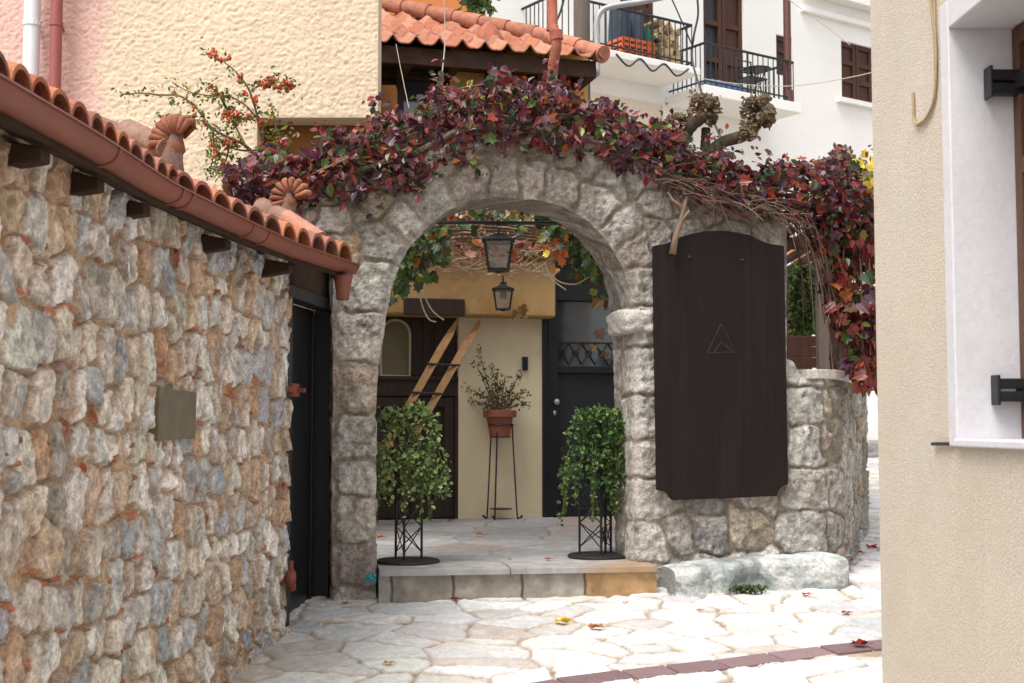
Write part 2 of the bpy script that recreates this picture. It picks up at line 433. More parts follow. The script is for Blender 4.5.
# ------------------------------------------------------------------ leaves
def leaves(mb, P, size, palette, rng, aim=(0, -1, .2), spread=1.0, droop=.6, grape=False, wid=.62, cjit=.25):
    """many small folded leaves; P (n,3) attachment points"""
    n = len(P); rs = np.random.RandomState(rng)
    nrm = np.array(aim, float)[None] + rs.normal(0, spread, (n, 3)); nrm /= np.linalg.norm(nrm, axis=1)[:, None]
    d = rs.normal(0, 1, (n, 3)); d[:, 2] -= droop * 1.6
    d -= nrm * (d * nrm).sum(1)[:, None]; d /= np.maximum(np.linalg.norm(d, axis=1)[:, None], 1e-6)
    w = np.cross(nrm, d)
    L = size * rs.uniform(.6, 1.25, n)[:, None]
    if grape:
        half = [(0, 0, 0), (.28, -.12, .05), (.55, .2, .12), (.38, .42, .06), (.50, .72, .14), (.2, .72, .04), (0, 1.05, -.06)]
    else:
        half = [(0, 0, 0), (wid * .5, .3, .1), (wid * .46, .62, .1), (0, 1, -.08)]
    k = len(half); pts = half + [(-a, b, c) for a, b, c in half[1:-1]]
    V = np.stack([P + L * (w * a + d * b + nrm * c) for a, b, c in pts], 1)
    m = len(pts)
    f1 = list(range(k)); f2 = [0] + [k - 1] + [k - 1 + k - 2 - i for i in range(k - 2)]
    base = (np.arange(n) * m)
    faces = [tuple(b + i for i in f) for b in base for f in (f1, f2)]
    pal = np.array([c for c, q in palette]); pw = np.array([q for c, q in palette], float); pw /= pw.sum()
    c = pal[rs.choice(len(pal), n, p=pw)] * (1 + rs.uniform(-cjit, cjit, (n, 1)))
    cc = np.repeat(c[:, None], m, 1) * (1 + rs.uniform(-.12, .12, (n, m, 1)))
    mb.add(V.reshape(-1, 3), faces, np.clip(cc.reshape(-1, 3), .002, .9))

BURG = (.085, .016, .026); PURP = (.075, .026, .048); CRIM = (.20, .022, .018); RED = (.28, .045, .025); PINK = (.27, .085, .09)
DGREEN = (.03, .055, .014); GREEN = (.07, .13, .022); YGREEN = (.20, .22, .04); ORANGE = (.42, .12, .025); YELLOW = (.62, .44, .03); BROWN = (.12, .06, .03)
VINE = [((.10, .016, .024), 7), ((.085, .026, .045), 5), ((.045, .018, .03), 4), ((.20, .024, .026), 4.5), (RED, 2.0), (PINK, 1.0), (DGREEN, 3.4), (GREEN, 1.6), (YGREEN, .4), (ORANGE, .45), (BROWN, 2)]
VINERED = [(BURG, 4), (PURP, 2), (CRIM, 5), (RED, 3), (PINK, .8), (DGREEN, 1.6), (GREEN, 1), (YGREEN, .5), (ORANGE, 1), (BROWN, 1)]
rng = random.Random(7)
# ================================================================== ground
GREYB = (.33, .33, .34); LIGHT = (.56, .51, .43); BEIGE = (.50, .385, .27); TAN = (.47, .27, .15); ORNG = (.50, .235, .11); WARMG = (.40, .35, .29); BLUEG = (.36, .375, .40); PALE = (.62, .58, .52); CHIP = (.33, .095, .05); DK = (.2, .17, .145)

def gz(y):
    return GS * np.clip(y, -12, 16.2)
band_px = [(520, 692), (575, 682), (640, 674), (700, 668), (760, 660), (820, 652), (885, 645), (960, 638)]
band = np.array([ground(*q)[:2] for q in band_px])
def band_dist(x, y):
    best = np.full(x.shape, 9.0)
    for (ax, ay), (bx, by) in zip(band[:-1], band[1:]):
        dx, dy = bx - ax, by - ay; k = np.clip(((x - ax) * dx + (y - ay) * dy) / (dx * dx + dy * dy), 0, 1)
        best = np.minimum(best, np.hypot(x - ax - k * dx, y - ay - k * dy))
    return best
FLAG = [((.61, .605, .595), 6), ((.67, .665, .655), 5), ((.57, .54, .50), 1.6), ((.54, .48, .41), .7), ((.53, .535, .55), 1.6)]
pr = random.Random(3); pseeds = []
yy = -3.0
while yy < 19:
    xx = -3.0 + pr.uniform(0, .3)
    while xx < 6:
        w = pr.uniform(.15, .52); pseeds.append((xx + w / 2 + pr.uniform(-.07, .07), yy + pr.uniform(-.17, .17), pr.uniform(-.05, .05))); xx += w
    yy += .245
def pave_h(S, T, D):
    h, c, d, _ = masonry(S, T, pseeds, FLAG, (.36, .28, .205), 5, gap=.0065, edge=.006, amp=.012, warp=.034, wf=2.4, rough=.006, p=2.0, tilt=.012, mottling=.06, B=1.0, margin=1.0, inner=.35, stretch=.8)
    bd = band_dist(S, T); m = sstep(.10, .085, bd)
    h = h * (1 - m) - .004 * m
    dirt = np.clip(fbm(S * 5, T * 5, 4, 201) * 2.2 - .25, 0, 1)[..., None] * sstep(.05, .0, d)[..., None]
    c = c * (1 - .6 * dirt) + np.array((.42, .31, .22)) * .6 * dirt
    pk = np.clip(fbm(S * 3, T * 3, 4, 231) * 2.2 - .5, 0, 1)[..., None]; c = c * (1 - .5 * pk) + np.array((.72, .60, .50)) * .5 * pk
    return h, c
gm = lambda S, T, H: np.stack([S, T, gz(T) + H], -1)
YARD = [(-30, 8.15), (1.72, 8.22), (1.95, 8.5), (2.72, 10.4), (2.9, 12.0), (2.9, 13.6), (-30, 13.6)]
yard = lambda S, T: -poly_dist(S, T, YARD)
mb = MB(); sheet(mb, -1.75, 3.6, 5.2, 9.6, .0125, gm, pave_h, sdf=yard)
sheet(mb, -1.9, 6.0, 9.6, 18.0, .035, gm, pave_h, sdf=yard); sheet(mb, -2.0, 3.6, -3.0, 5.2, .03, gm, pave_h)
setting(mb.build('street_paving', M['paving'], smooth=True))
mb = MB(); ys = [-250, -12, 0, 8.15, 8.2, 13.6, 13.65, 16.2, 40, 250]; xs = [-250, -30, 1.7, 2.85, 2.9, 250]
V = [(x, y, float(gz(y)) - .05 if not (8.19 < y < 13.61 and x < 1.8) else .5) for y in ys for x in xs]; nx_ = len(xs)
mb.add(V, [(j * nx_ + i, j * nx_ + i + 1, (j + 1) * nx_ + i + 1, (j + 1) * nx_ + i) for j in range(len(ys) - 1) for i in range(nx_ - 1)])
setting(mb.build('ground', M['earth']))
# band of purplish blocks
mb = MB(); L = np.concatenate([[0], np.cumsum(np.hypot(*np.diff(band, axis=0).T))]); a = 0
while a < L[-1] - .3:
    w = pr.uniform(.22, .34); q = []
    for t in (a + .008, a + w - .008):
        x = np.interp(t, L, band[:, 0]); y = np.interp(t, L, band[:, 1]); x2 = np.interp(t + .05, L, band[:, 0]); y2 = np.interp(t + .05, L, band[:, 1])
        tx, ty = x2 - x, y2 - y; l = math.hypot(tx, ty) or 1; nx, ny = -ty / l, tx / l
        q.append((x + nx * .078, y + ny * .078)); q.append((x - nx * .078, y - ny * .078))
    z = [.075 * y + .006 + pr.uniform(0, .004) for x, y in q]
    top = [(q[i][0], q[i][1], z[i]) for i in (0, 1, 3, 2)]; bot = [(p[0], p[1], p[2] - .04) for p in top]
    k = pr.uniform(.8, 1.25)
    mb.add(top + bot, [(0, 1, 2, 3), (0, 4, 5, 1), (1, 5, 6, 2), (2, 6, 7, 3), (3, 7, 4, 0)], np.array((.235, .155, .16)) * k); a += w
setting(mb.build('paver_band', M['paving'], bevel=.004))

# ================================================================== left rubble wall
LW = Path([(-1.5, 1.0), (-1.5, 2.5), (-1.485, 3.2), (-1.445, 4), (-1.385, 5), (-1.295, 6), (-1.20, 6.88), (-1.09, 7.75)])
def puv(path, px, py, h=0.0):
    """(s, z) where the view ray of a pixel meets the wall that follows a path"""
    d = ray(px, py); ss = np.linspace(0, path.len, 3000); p = path.map(ss, ss * 0, ss * 0 + h)
    i = np.argmin(np.abs(p[:, 0] / p[:, 1] - d[0] / d[1])); return float(ss[i]), EZ + d[2] * p[i, 1] / d[1]
sE = puv(LW, 286, 450)[0]
lw_rng = random.Random(21)
lseeds = [(*q, lw_rng.uniform(-.016, .02)) for q in rows_seeds(lw_rng, -.3, 7.2, 0.0, 2.62, .155, .09, .21, .3)]
# thin red tile chips pressed into the joints
chips = {}
for k in range(60):
    s_, z_ = lw_rng.uniform(1.0, 6.2), lw_rng.uniform(.3, 2.4); chips[len(lseeds)] = np.array(CHIP) * lw_rng.uniform(.8, 1.5); lseeds.append((s_, z_, lw_rng.uniform(-.045, -.03)))
# a few big blocks
for px, py, r in ((8, 540, .07), (340 - 165, 300, .02), (355 - 200, 455, .03)):
    s_, z_ = puv(LW, px, py); lseeds.append((s_, z_, r))
LPAL = [((.69, .62, .54), 6), ((.60, .46, .33), 5), ((.45, .40, .345), 2.5), ((.50, .50, .50), 4), ((.43, .45, .48), 2.5), ((.56, .38, .25), 2.2), ((.52, .30, .18), .6), ((.72, .69, .65), 6)]
plate_c = puv(LW, 167, 416)
tchips = [(lw_rng.uniform(1.5, 6.1), lw_rng.uniform(.3, 2.4), lw_rng.uniform(.025, .055), lw_rng.uniform(.005, .010), lw_rng.uniform(.7, 1.4)) for _ in range(300)]
def lw_h(S, T, D):
    h, c, d, _ = masonry(S, T, lseeds, LPAL, (.48, .34, .23), 9, mort=.15, gap=.0078, edge=.005, amp=.025, warp=.017, wf=9, rough=.007, p=3.2, stretch=1.05, tilt=.15, chips=chips, mottling=.25, inner=.26, facet=.007, pits=.005, veins=(.5, .3, .18))
    for cs_, cz_, cw_, ch_, ck_ in tchips:
        b = np.nonzero((np.abs(S - cs_) < cw_) & (np.abs(T - cz_) < .03))
        if len(b[0]) == 0: continue
        s_ = S[b] - cs_; t_ = T[b] - cz_ + .25 * s_ * (ck_ - 1)
        k = (np.abs(t_) < ch_) & (d[b] < .014)
        h[b] = np.where(k, .020 + .004 * ck_, h[b]); c[b] = np.where(k[..., None], np.array((.42, .165, .10)) * ck_ * (1 + .4 * fbm(S[b] * 50, T[b] * 50, 2, 4))[..., None], c[b])
    r = np.maximum(np.abs(S - plate_c[0]) / 1.0, np.abs(T - plate_c[1])); m = sstep(.12, .09, r); h = h * (1 - m) + .012 * m
    if D is not None: h = h * sstep(-.002, .03, D)
    # soot and moss stain under the eave
    return h, c
lw = thing('rubble_wall', 'rubble stone boundary wall of beige and grey stones under the red gutter', 'wall', LW.pt(3, .3))
mb = MB()
edge = lambda S, T: (sE + .016 * fbm(T * 5, T * 0 + 3, 3, 8) * 2) - S
sheet(mb, 1.55, sE + .03, 0.08, 2.56, .0062, LW.map, lw_h, sdf=edge)
sheet(mb, -2.5, 1.55, -.2, 2.56, .03, LW.map, lw_h)
zz, dd = np.meshgrid(np.linspace(.1, 2.56, 170), np.linspace(0, .42, 30), indexing='ij')
def endcap(Z, W):
    h, c, d, _ = masonry(W + 30, Z, [(a + 24, b, r) for a, b, r in lseeds], LPAL, (.40, .29, .19), 9, amp=.02)
    s_ = sE + .016 * fbm(Z * 5, Z * 0 + 3, 3, 8) * 2 + h * sstep(0, .04, W)
    return LW.map(s_, Z, -W), c
V, c = endcap(zz, dd); mb.add(V.reshape(-1, 3), gridF(*zz.shape), c.reshape(-1, 3))
mb.build('masonry', M['stone'], lw, smooth=True)
mb = MB(); q = np.linspace(-2.5, sE - .02, 20)
V = np.concatenate([LW.map(q, q * 0 - .1, q * 0 - .42), LW.map(q, q * 0 + 2.56, q * 0 - .42), LW.map(q, q * 0 + 2.55, q * 0 - .0)])
mb.add(V, [(i, i + 1, 20 + i + 1, 20 + i) for i in range(19)] + [(20 + i, 21 + i, 41 + i, 40 + i) for i in range(19)], (.4, .3, .2)); mb.build('wall_core', M['stone'], lw)
# metal plate let into the wall
mb = MB(); s0, z0 = puv(LW, 148, 441); s1, z1 = puv(LW, 187, 392)
mb.prism(Plane(*LW.pt(s0, 0)[:2], *(LW.pt(s1, 0) - LW.pt(s0, 0))[:2]), [(0, z0), (s1 - s0, z0 + .005), (s1 - s0 + .004, z1), (.008, z1 + .004)], .0, .040)
tag(mb.build('wall_plate', M['plate'], bevel=.004), 'square greenish brown plate set flush in the rubble wall', 'plate')

# ================================================================== door in the rubble wall line
DP = Plane(*LW.pt(sE, 0)[:2], *(LW.pt(LW.len, 0) - LW.pt(sE, 0))[:2])
zt = DP.uv(287, 283)[1]; gD = .075 * 6.9
sR = DP.uv(331, 420)[0]
dr = thing('metal_door', 'narrow black metal door between the rubble wall and the arch pier', 'door', DP.pt(.4, gD - .02))
mb = MB(); mb.pbox(DP, .015, .10, gD - .1, zt - .07, -.10, .0); mb.pbox(DP, .015, sR + .1, zt - .068, zt, -.10, .0); mb.pbox(DP, sR - .03, sR + .1, gD - .1, zt - .07, -.10, .0)
mb.build('frame', M['iron'], dr, bevel=.004)
mb = MB(); mb.pbox(DP, -.03, sR + .22, zt + .002, 2.60, -.30, -.02); mb.build('head_board', M['eavewood'], dr, bevel=.004)
mb = MB(); mb.pbox(DP, .102, sR - .032, gD - .02, zt - .072, -.13, -.10); mb.pbox(DP, .14, .17, gD, zt - .1, -.10, -.085); mb.pbox(DP, sR - .10, sR - .07, gD, zt - .1, -.10, -.085)
mb.build('leaf', M['blackpaint'], dr, bevel=.003)
mb = MB(); mb.pbox(DP, -.02, sR + .12, gD - .25, gD + .03, -.16, .03, (.45, .42, .38)); mb.build('threshold', M['stone'], dr, bevel=.008)
# red hasp on the wall beside the door
hs = thing('door_hasp', 'red rusty iron hasp bridging the wall edge and the black door', 'hasp', DP.pt(.0, DP.uv(286, 390)[1]))
z = DP.uv(286, 390)[1]; mb = MB(); mb.pbox(DP, -.14, -.05, z - .012, z + .016, .045, .056); mb.build('strap', M['rust'], hs, bevel=.002)
mb = MB(); mb.pbox(DP, -.05, .075, z - .034, z + .034, .03, .05); mb.pbox(DP, .03, .055, z - .012, z + .012, .05, .09); mb.build('staple', M['rust'], hs, bevel=.003)
z = DP.uv(280, 578)[1]; mb = MB(); b0 = LW.pt(sE - .09, z, .06)
mb.blob(b0, (.03, .05, .05), n=9, m=7, noise=.1); mb.blob(b0 + (0, .03, -.045), (.025, .03, .03), n=8, m=6, seed=3); mb.tube([b0 + (.0, 0, .02), b0 + (0, .01, .09)], .012); mb.tube([b0 + (-.05, -.01, 0), b0 + (.02, 0, 0)], .014)
tag(mb.build('rusty_lock', M['rust'], smooth=True), 'small rusty red iron lump low at the end of the rubble wall', 'lock')

# ================================================================== arch wall
_p = Plane(-.9, 7.68, .9766, .2148); _s = _p.uv(290, 300)[0]; _o = _p.pt(_s, 0)
AP = Plane(_o[0], _o[1], .9766, .2148)
cs = AP.uv(838, 480)[0]; cp = AP.pt(cs, 0)
AW = Path([AP.pt(-.5, 0)[:2], AP.pt(0, 0)[:2], cp[:2], (2.82, 10.4), (3.02, 12.0), (3.02, 13.4)])
off = AW.xy(0)  # path length starts half a metre left of the wall
def A(px, py):
    s_, z_ = AP.uv(px, py); return s_ + .5, z_
def APm(S, T, H): return AW.map(S, T, H)
s788 = A(787, 400)[0]; lowz = A(800, 378)[1]
top_px = [(296, 262), (296, 192), (320, 184), (345, 178), (375, 165), (410, 152), (445, 138), (480, 128), (520, 122), (560, 125), (600, 138), (640, 158), (680, 178), (720, 196), (755, 206), (787, 212)]
open_px = [(376, 700), (376, 470), (375, 420), (377, 385), (381, 350), (386, 318), (391, 290), (400, 262), (412, 243), (428, 226), (446, 211), (470, 201), (500, 197), (532, 199), (562, 206), (588, 220), (608, 241), (621, 264), (629, 290), (633, 325), (635, 400), (635, 480), (636, 700)]
OPN = [A(*q) for q in open_px]
outer = [(A(333, 500)[0], .35), A(333, 300), A(333, 262)] + [A(*q) for q in top_px]
lowpts = [(s788 + .002, lowz + .12), (s788 + .05, lowz + .10), (s788 + .09, lowz + .02), (s788 + .14, lowz), (cs + .5 + 2.2, lowz - .02), (AW.len - .05, lowz)]
OUT = outer + lowpts + [(AW.len - .05, .35)]
OPNr, _q = resample(OPN, .06)
def a_sdf(S, T):
    w = .010 * fbm(S * 7, T * 7, 3, 40)
    return np.minimum(poly_dist(S, T, OUT), -poly_dist(S, T, OPN)) + w
ar = random.Random(12)
aseeds = []
ospring = 1.0
def od(s_, z_): return -float(poly_dist(np.array([s_]), np.array([z_]), OPN)[0])
for q in rows_seeds(ar, -.2, AW.len + .2, .35, 3.6, .21, .17, .40, .18):
    if 0 < od(*q) < .30 and q[0] < s788 - .6: continue
    if od(*q) < 0: continue
    aseeds.append((*q, ar.uniform(-.01, .02)))
# small fillers
for k in range(90):
    q = (ar.uniform(0, s788), ar.uniform(.5, 3.2))
    if od(*q) > .33: aseeds.append((*q, -.045))
# blocks around the opening
oP, oq = resample(OPN, .01); oT = np.gradient(oP, axis=0); oT /= np.linalg.norm(oT, axis=1)[:, None]
q = .02
while q < oq[-1]:
    i = min(len(oP) - 1, int(q / (oq[1]))); p = oP[i]; t = oT[i]; vert = abs(t[1]) > .9
    step = ar.uniform(.19, .31) if vert else ar.uniform(.12, .22)
    if vert:
        aseeds.append((p[0] - t[1] * .12, p[1] + t[0] * .12, ar.uniform(.0, .03)))
        if ar.random() < .4: aseeds.append((p[0] - t[1] * .27, p[1] + .03, 0))
    else:
        aseeds.append((p[0] - t[1] * .13, p[1] + t[0] * .13, ar.uniform(0, .02)))
        if ar.random() < .8: aseeds.append((p[0] - t[1] * .33, p[1] + t[0] * .31, 0))
    q += step
ablk = {}
lowc = .75
aseeds = [q_ for q_ in aseeds if not (s788 - .02 < q_[0] < s788 + .36 and q_[1] < 2.3)]
zq = .5
while zq < 2.0:
    hq = ar.uniform(.2, .3); ablk[len(aseeds)] = np.array((.50, .475, .44)) * ar.uniform(.9, 1.12); aseeds.append((s788 + .13 + ar.uniform(-.02, .02), zq + hq / 2, .05))
    if ar.random() < .6: aseeds.append((s788 + .31, zq + hq / 2 + ar.uniform(-.05, .05), -.01))
    zq += hq
for kq, q_ in enumerate(aseeds):
    if kq not in ablk and A(636, 400)[0] - .02 < q_[0] < A(662, 400)[0] and q_[1] < 2.3: ablk[kq] = np.array((.50, .465, .425)) * ar.uniform(.85, 1.12)
APAL = [((.36, .335, .305), 6), ((.42, .385, .345), 5), ((.30, .285, .27), 3), ((.40, .325, .25), 2.2), ((.40, .26, .155), 1.0), ((.50, .47, .43), 2.2), ((.38, .29, .25), 1.2)]
zhi = A(500, 230)[1]
def a_h(S, T, D):
    h, c, d, _ = masonry(S, T, aseeds, APAL, (.235, .20, .16), 14, mort=.15, gap=.011, edge=.006, amp=.021, warp=.019, wf=7, rough=.010, p=3.6, tilt=.07, mottling=.26, inner=.45, facet=.008, pits=.009, chips=ablk)
    if D is not None: h = h * sstep(-.002, .05, D)
    # brown rain wash and lichen running down from the coping, patchy
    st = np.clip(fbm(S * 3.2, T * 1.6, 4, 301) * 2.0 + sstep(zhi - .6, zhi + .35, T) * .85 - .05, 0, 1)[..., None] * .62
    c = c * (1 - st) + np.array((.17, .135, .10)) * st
    st = np.clip(fbm(S * 9, T * 6, 4, 331) * 2.4 - .45, 0, 1)[..., None] * .5
    c = c * (1 - st) + np.array((.13, .115, .10)) * st
    return h, c
def a_thick(S): return np.where(S < s788 + .01, .42, .20)
aw = thing('stone_gateway', 'grey stone wall with the round arched gateway, curving off low at its right', 'wall', AP.pt(1.0, .57))
mb = MB()
sheet(mb, 0.3, AW.len, .35, A(500, 110)[1], .0085, APm, a_h, sdf=a_sdf)
def sweep(mb, poly, sg, seeds_off, step=.014):
    P, q = resample(poly, step); T = np.gradient(P, axis=0); T /= np.linalg.norm(T, axis=1)[:, None]
    w = np.linspace(0, 1, 30); Q, W = np.meshgrid(q, w, indexing='ij')
    Ps = P[:, 0][:, None] + 0 * W; Pt = P[:, 1][:, None] + 0 * W; th = a_thick(P[:, 0])[:, None]
    h, c = a_h(Ps + W * th * .9 + seeds_off, Pt, None); h = h * sstep(0, .12, W) * .5
    nx = (T[:, 1] * sg)[:, None]; nz = (-T[:, 0] * sg)[:, None]
    S2 = Ps + nx * (h - .004); T2 = Pt + nz * (h - .004)
    mb.add(APm(S2, T2, -W * th).reshape(-1, 3), gridF(*Q.shape), c.reshape(-1, 3))
sweep(mb, OPN, 1, 0); sweep(mb, [q for q in OUT], -1, 0)
sheet(mb, 0.3, s788, .35, A(500, 110)[1], .04, lambda S, T, H: APm(S, T, -.42 - H * .4), a_h, sdf=a_sdf, flip=True)
mb.build('masonry', M['stone'], aw, smooth=True)
# impost block at the right spring of the arch
def rock(mb, pl, s0, s1, z0, z1, h0, h1, col, seed=0, n=14, rough=.006, rnd=.22):
    """rounded, worn block"""
    rs = np.random.RandomState(seed); V = []; fs = []
    for ax in range(3):
        for sd in (-1, 1):
            u, v = np.meshgrid(np.linspace(-1, 1, n), np.linspace(-1, 1, n), indexing='ij'); w = np.full_like(u, sd)
            p = [u, v]; p.insert(ax, w); p = np.stack(p, -1)
            l6 = (np.abs(p) ** 6).sum(-1) ** (1 / 6); p = p / l6[..., None]
            p = p * (1 - 0 * l6[..., None])
            nn = fbm(p[..., 0] * 2.3 + seed, p[..., 1] * 2.3 + p[..., 2] * 1.7, 4, seed)
            V.append((p, nn)); 
    for p, nn in V:
        k = 1 + .16 * nn
        q = p * k[..., None]
        S_ = (s0 + s1) / 2 + q[..., 0] * (s1 - s0) / 2; H_ = (h0 + h1) / 2 + q[..., 1] * (h1 - h0) / 2; Z_ = (z0 + z1) / 2 + q[..., 2] * (z1 - z0) / 2
        c = np.array(col) * (1 + .5 * fbm(S_ * 20, Z_ * 20, 4, seed + 3))[..., None]
        mb.add(pl.map(S_, Z_, H_).reshape(-1, 3), gridF(n, n), np.clip(c, .02, .9).reshape(-1, 3))
mb = MB(); s0, z0 = AP.uv(622, 334); s1, z1 = AP.uv(655, 309); rock(mb, AP, s0, s1, z0, z1, -.40, .06, (.47, .435, .40), 4); lab(mb.build('impost', M['stone'], aw, smooth=True), 'pale block jutting out at the right spring of the arch')
# white coping on the low part
mb = MB(); q = np.linspace(s788 + .13, cs + .5 + 2.1, 30)
def cop(q, z, h): return AW.map(q, q * 0 + z + .008 * fbm(q * 4, q * 0, 3, 3), q * 0 + h)
V = np.concatenate([cop(q, lowz - .005, .025), cop(q, lowz + .055, .03), cop(q, lowz + .06, -.2), cop(q, lowz - .005, -.21)])
n = len(q); mb.add(V, [(a * n + i, a * n + i + 1, ((a + 1) % 4) * n + i + 1, ((a + 1) % 4) * n + i) for a in range(4) for i in range(n - 1)] + [(0, n, 2 * n, 3 * n), (n - 1, 4 * n - 1, 3 * n - 1, 2 * n - 1)], (.62, .58, .52))
mb.build('coping', M['plinth'], aw, bevel=.006)
# rendered plinth at the foot
def plinth_pt(t, w):
    s0_ = A(661, 580)[0]; s1_ = A(833, 560)[0]; s_ = s0_ + (s1_ - s0_) * t
    zt_ = PZ - .025 + .012 * math.sin(t * 5) + .085 * t; end = max(0, (t - .9) / .1); zt_ -= .07 * end ** 2
    p_ = (.26 + .03 * math.sin(t * 9 + 1) + .02 * math.sin(t * 23)) * math.sqrt(max(.02, 1 - end ** 2)) * (1 - .1 * (t < .02))
    prof = [(-.05, 1.02), (.45, 1.0), (.8, .97), (.95, .90), (1.0, .8), (1.02, .6), (1.0, .4), (1.03, .2), (1.08, 0.0), (1.1, -.35)]
    i = w * (len(prof) - 1); a = min(int(i), len(prof) - 2); f = i - a
    ph = prof[a][0] * (1 - f) + prof[a + 1][0] * f; pz = prof[a][1] * (1 - f) + prof[a + 1][1] * f
    zb = .075 * 7.95 - .02
    return s_, zb + (zt_ - zb) * pz, p_ * ph
T_, W_ = np.meshgrid(np.linspace(0, 1, 190), np.linspace(0, 1, 60), indexing='ij')
arr = np.array([[plinth_pt(t, w) for w in np.linspace(0, 1, 60)] for t in np.linspace(0, 1, 190)])
nz = fbm(arr[..., 0] * 10, arr[..., 1] * 12 + arr[..., 2] * 9, 5, 71)
V = APm(arr[..., 0], arr[..., 1] + .014 * nz, arr[..., 2] + .02 * nz)
gr = np.clip(fbm(arr[..., 0] * 6, arr[..., 1] * 9 + arr[..., 2] * 6, 4, 17) * 2.4 + .35, 0, 1)[..., None]
c = np.array((.56, .57, .56)) * (1 - gr) + np.array((.25, .28, .27)) * gr
g2 = np.clip(fbm(arr[..., 0] * 14, arr[..., 1] * 14, 4, 55) * 2.6 - .55, 0, 1)[..., None]; c = c * (1 - g2 * .6) + np.array((.13, .14, .10)) * g2 * .6
pl = thing('plinth', 'low limewashed bluish plinth at the foot of the gateway wall', 'plinth', AP.pt(A(740, 570)[0] - .5, .6, .1))
mb = MB(); mb.add(V.reshape(-1, 3), gridF(190, 60), c.reshape(-1, 3))
e = V[0]; mb.add(np.vstack([e, APm(arr[0, :1, 0], arr[0, -1:, 1], np.array([-.05]))]), [tuple(range(61))], (.3, .3, .28)); mb.build('render_coat', M['plinth'], pl, smooth=True)
moss = MB(); P = np.array([APm(np.array([A(720 + k % 17, 585)[0]]), np.array([.615 + ar.uniform(0, .03)]), np.array([.29 + ar.uniform(0, .05)]))[0] + (ar.uniform(-.07, .07), 0, 0) for k in range(260)])
leaves(moss, P, .022, [(DGREEN, 4), (GREEN, 2), (BROWN, 1)], 5, aim=(0, -.6, .8), droop=0)
tag(moss.build('weed_tuft', M['leafgreen']), 'small green weed tuft growing at the foot of the plinth', 'weed')

# ================================================================== painted board
bp = [(653, 244), (657, 498), (657, 498)]
sb0, zb1 = AP.uv(652, 246, .07); sb1, _ = AP.uv(785, 246, .07); zb0 = AP.uv(657, 499, .07)[1]; zb0r = zb0
def bz(px, py): return AP.uv(px, py, .07)
poly = [bz(657, 490), bz(653, 246), bz(668, 243), bz(678, 238), bz(690, 234), bz(705, 231), bz(720, 230.5), bz(735, 232), bz(749, 235), bz(760, 240), bz(768, 243.5), bz(784, 246), bz(788, 484), bz(783, 486), bz(779, 490), bz(777, 496), bz(720, 498.5), bz(672, 500), bz(669, 495), bz(665, 491.5)]
bd = thing('wooden_board', 'tall dark brown wooden board with curved top hung on the gateway wall', 'board', AP.pt((sb0 + sb1) / 2, zb0, .05))
mb = MB(); mb.prism(AP, poly, .045, .075); mb.build('panel', M['board'], bd, bevel=.004)
mb = MB(); t3 = [bz(721, 324), bz(735, 352), bz(707, 353)]
M['emblem'] = mat('faded_emblem_paint', (.0185, .0145, .0135), .8, .3, 30)
for a, b in ((0, 1), (1, 2), (2, 0)):
    a_, b_ = t3[a], t3[b]; mb.tube([AP.pt(*a_, .0730), AP.pt(*b_, .0730)], .004, 5)
a_, b_ = bz(721, 342), bz(733, 352); mb.tube([AP.pt(*a_, .0730), AP.pt(*b_, .0730)], .005, 5); mb.tube([AP.pt(*bz(714, 352), .0730), AP.pt(*bz(721, 342), .0730)], .004, 5)
lab(mb.build('emblem', M['emblem'], bd), 'faint faded triangle emblem')
for px, py in ((689, 257), (742, 260)):
    mb = MB(); c0 = AP.pt(*bz(px, py), .076); mb.blob(c0, (.018, .008, .009), seed=px); mb.build('bolt_head', M['iron'], bd, smooth=True)
# dead branch over the board
mb = MB(); pts = [AP.pt(*AP.uv(*q, .12), .12) for q in ((687, 196), (684, 208), (681, 222), (676, 236), (673, 254))]
mb.tube(pts, [.010, .013, .015, .019, .023], 9, (.21, .14, .10), noise=.2); mb.tube([pts[1], pts[1] + (-.07, 0, .05), pts[1] + (-.1, 0, .10)], [.012, .006], 6, (.3, .2, .13)); mb.tube([pts[2], pts[2] + (.05, -.02, .07)], [.01, .005], 6, (.3, .2, .13))
tag(mb.build('cut_branch', M['twig'], smooth=True), 'sawn bare branch stub hanging from the vine over the board corner', 'branch')

# ================================================================== step and courtyard floor
f0 = floorpt(379, 570); f1 = floorpt(657, 565.5); SPl = Plane(f0[0], f0[1], f1[0] - f0[0], f1[1] - f0[1]); SL = float(np.linalg.norm(f1 - f0))
st = thing('entrance_step', 'stone step with worn grey slab leading into the arched gateway', 'step', SPl.pt(SL / 2, .58))
sr = random.Random(4); jx = SPl.uv(510, 567)[0]
for k, (a, b) in enumerate(((0, jx), (jx, SL))):
    mb = MB(); n1 = 120; S_, W_ = np.meshgrid(np.linspace(a + .003, b - .003, n1), np.linspace(0, 1, 46), indexing='ij')
    w = W_ * .48 ; H_ = np.where(w < .035, .0, -(w - .035)); Z_ = np.where(w < .035, PZ - .035 + w, PZ)
    nz = fbm(S_ * 6, H_ * 6, 4, 9 + k) * .004; rust = np.clip(fbm(S_ * 3, H_ * 4, 3, 80) * 1.5 + (S_ - SL * .68) * 2.2, 0, 1)[..., None]
    c = np.array((.36, .35, .345)) * (1 + .4 * fbm(S_ * 12, H_ * 12, 4, 5))[..., None]; c = c * (1 - rust * .8) + np.array((.36, .22, .11)) * rust * .8
    mb.add(SPl.map(S_, Z_ + nz * (w > .03) - .006 * sstep(.055, .03, w) * (w > .034), H_ + .02 + nz).reshape(-1, 3), gridF(n1, 46), c.reshape(-1, 3))
    mb.pbox(SPl, a + .003, b - .003, PZ - .036, PZ - .012, -.44, .016, (.33, .32, .31)); mb.build('slab', M['floor'], st, smooth=False)
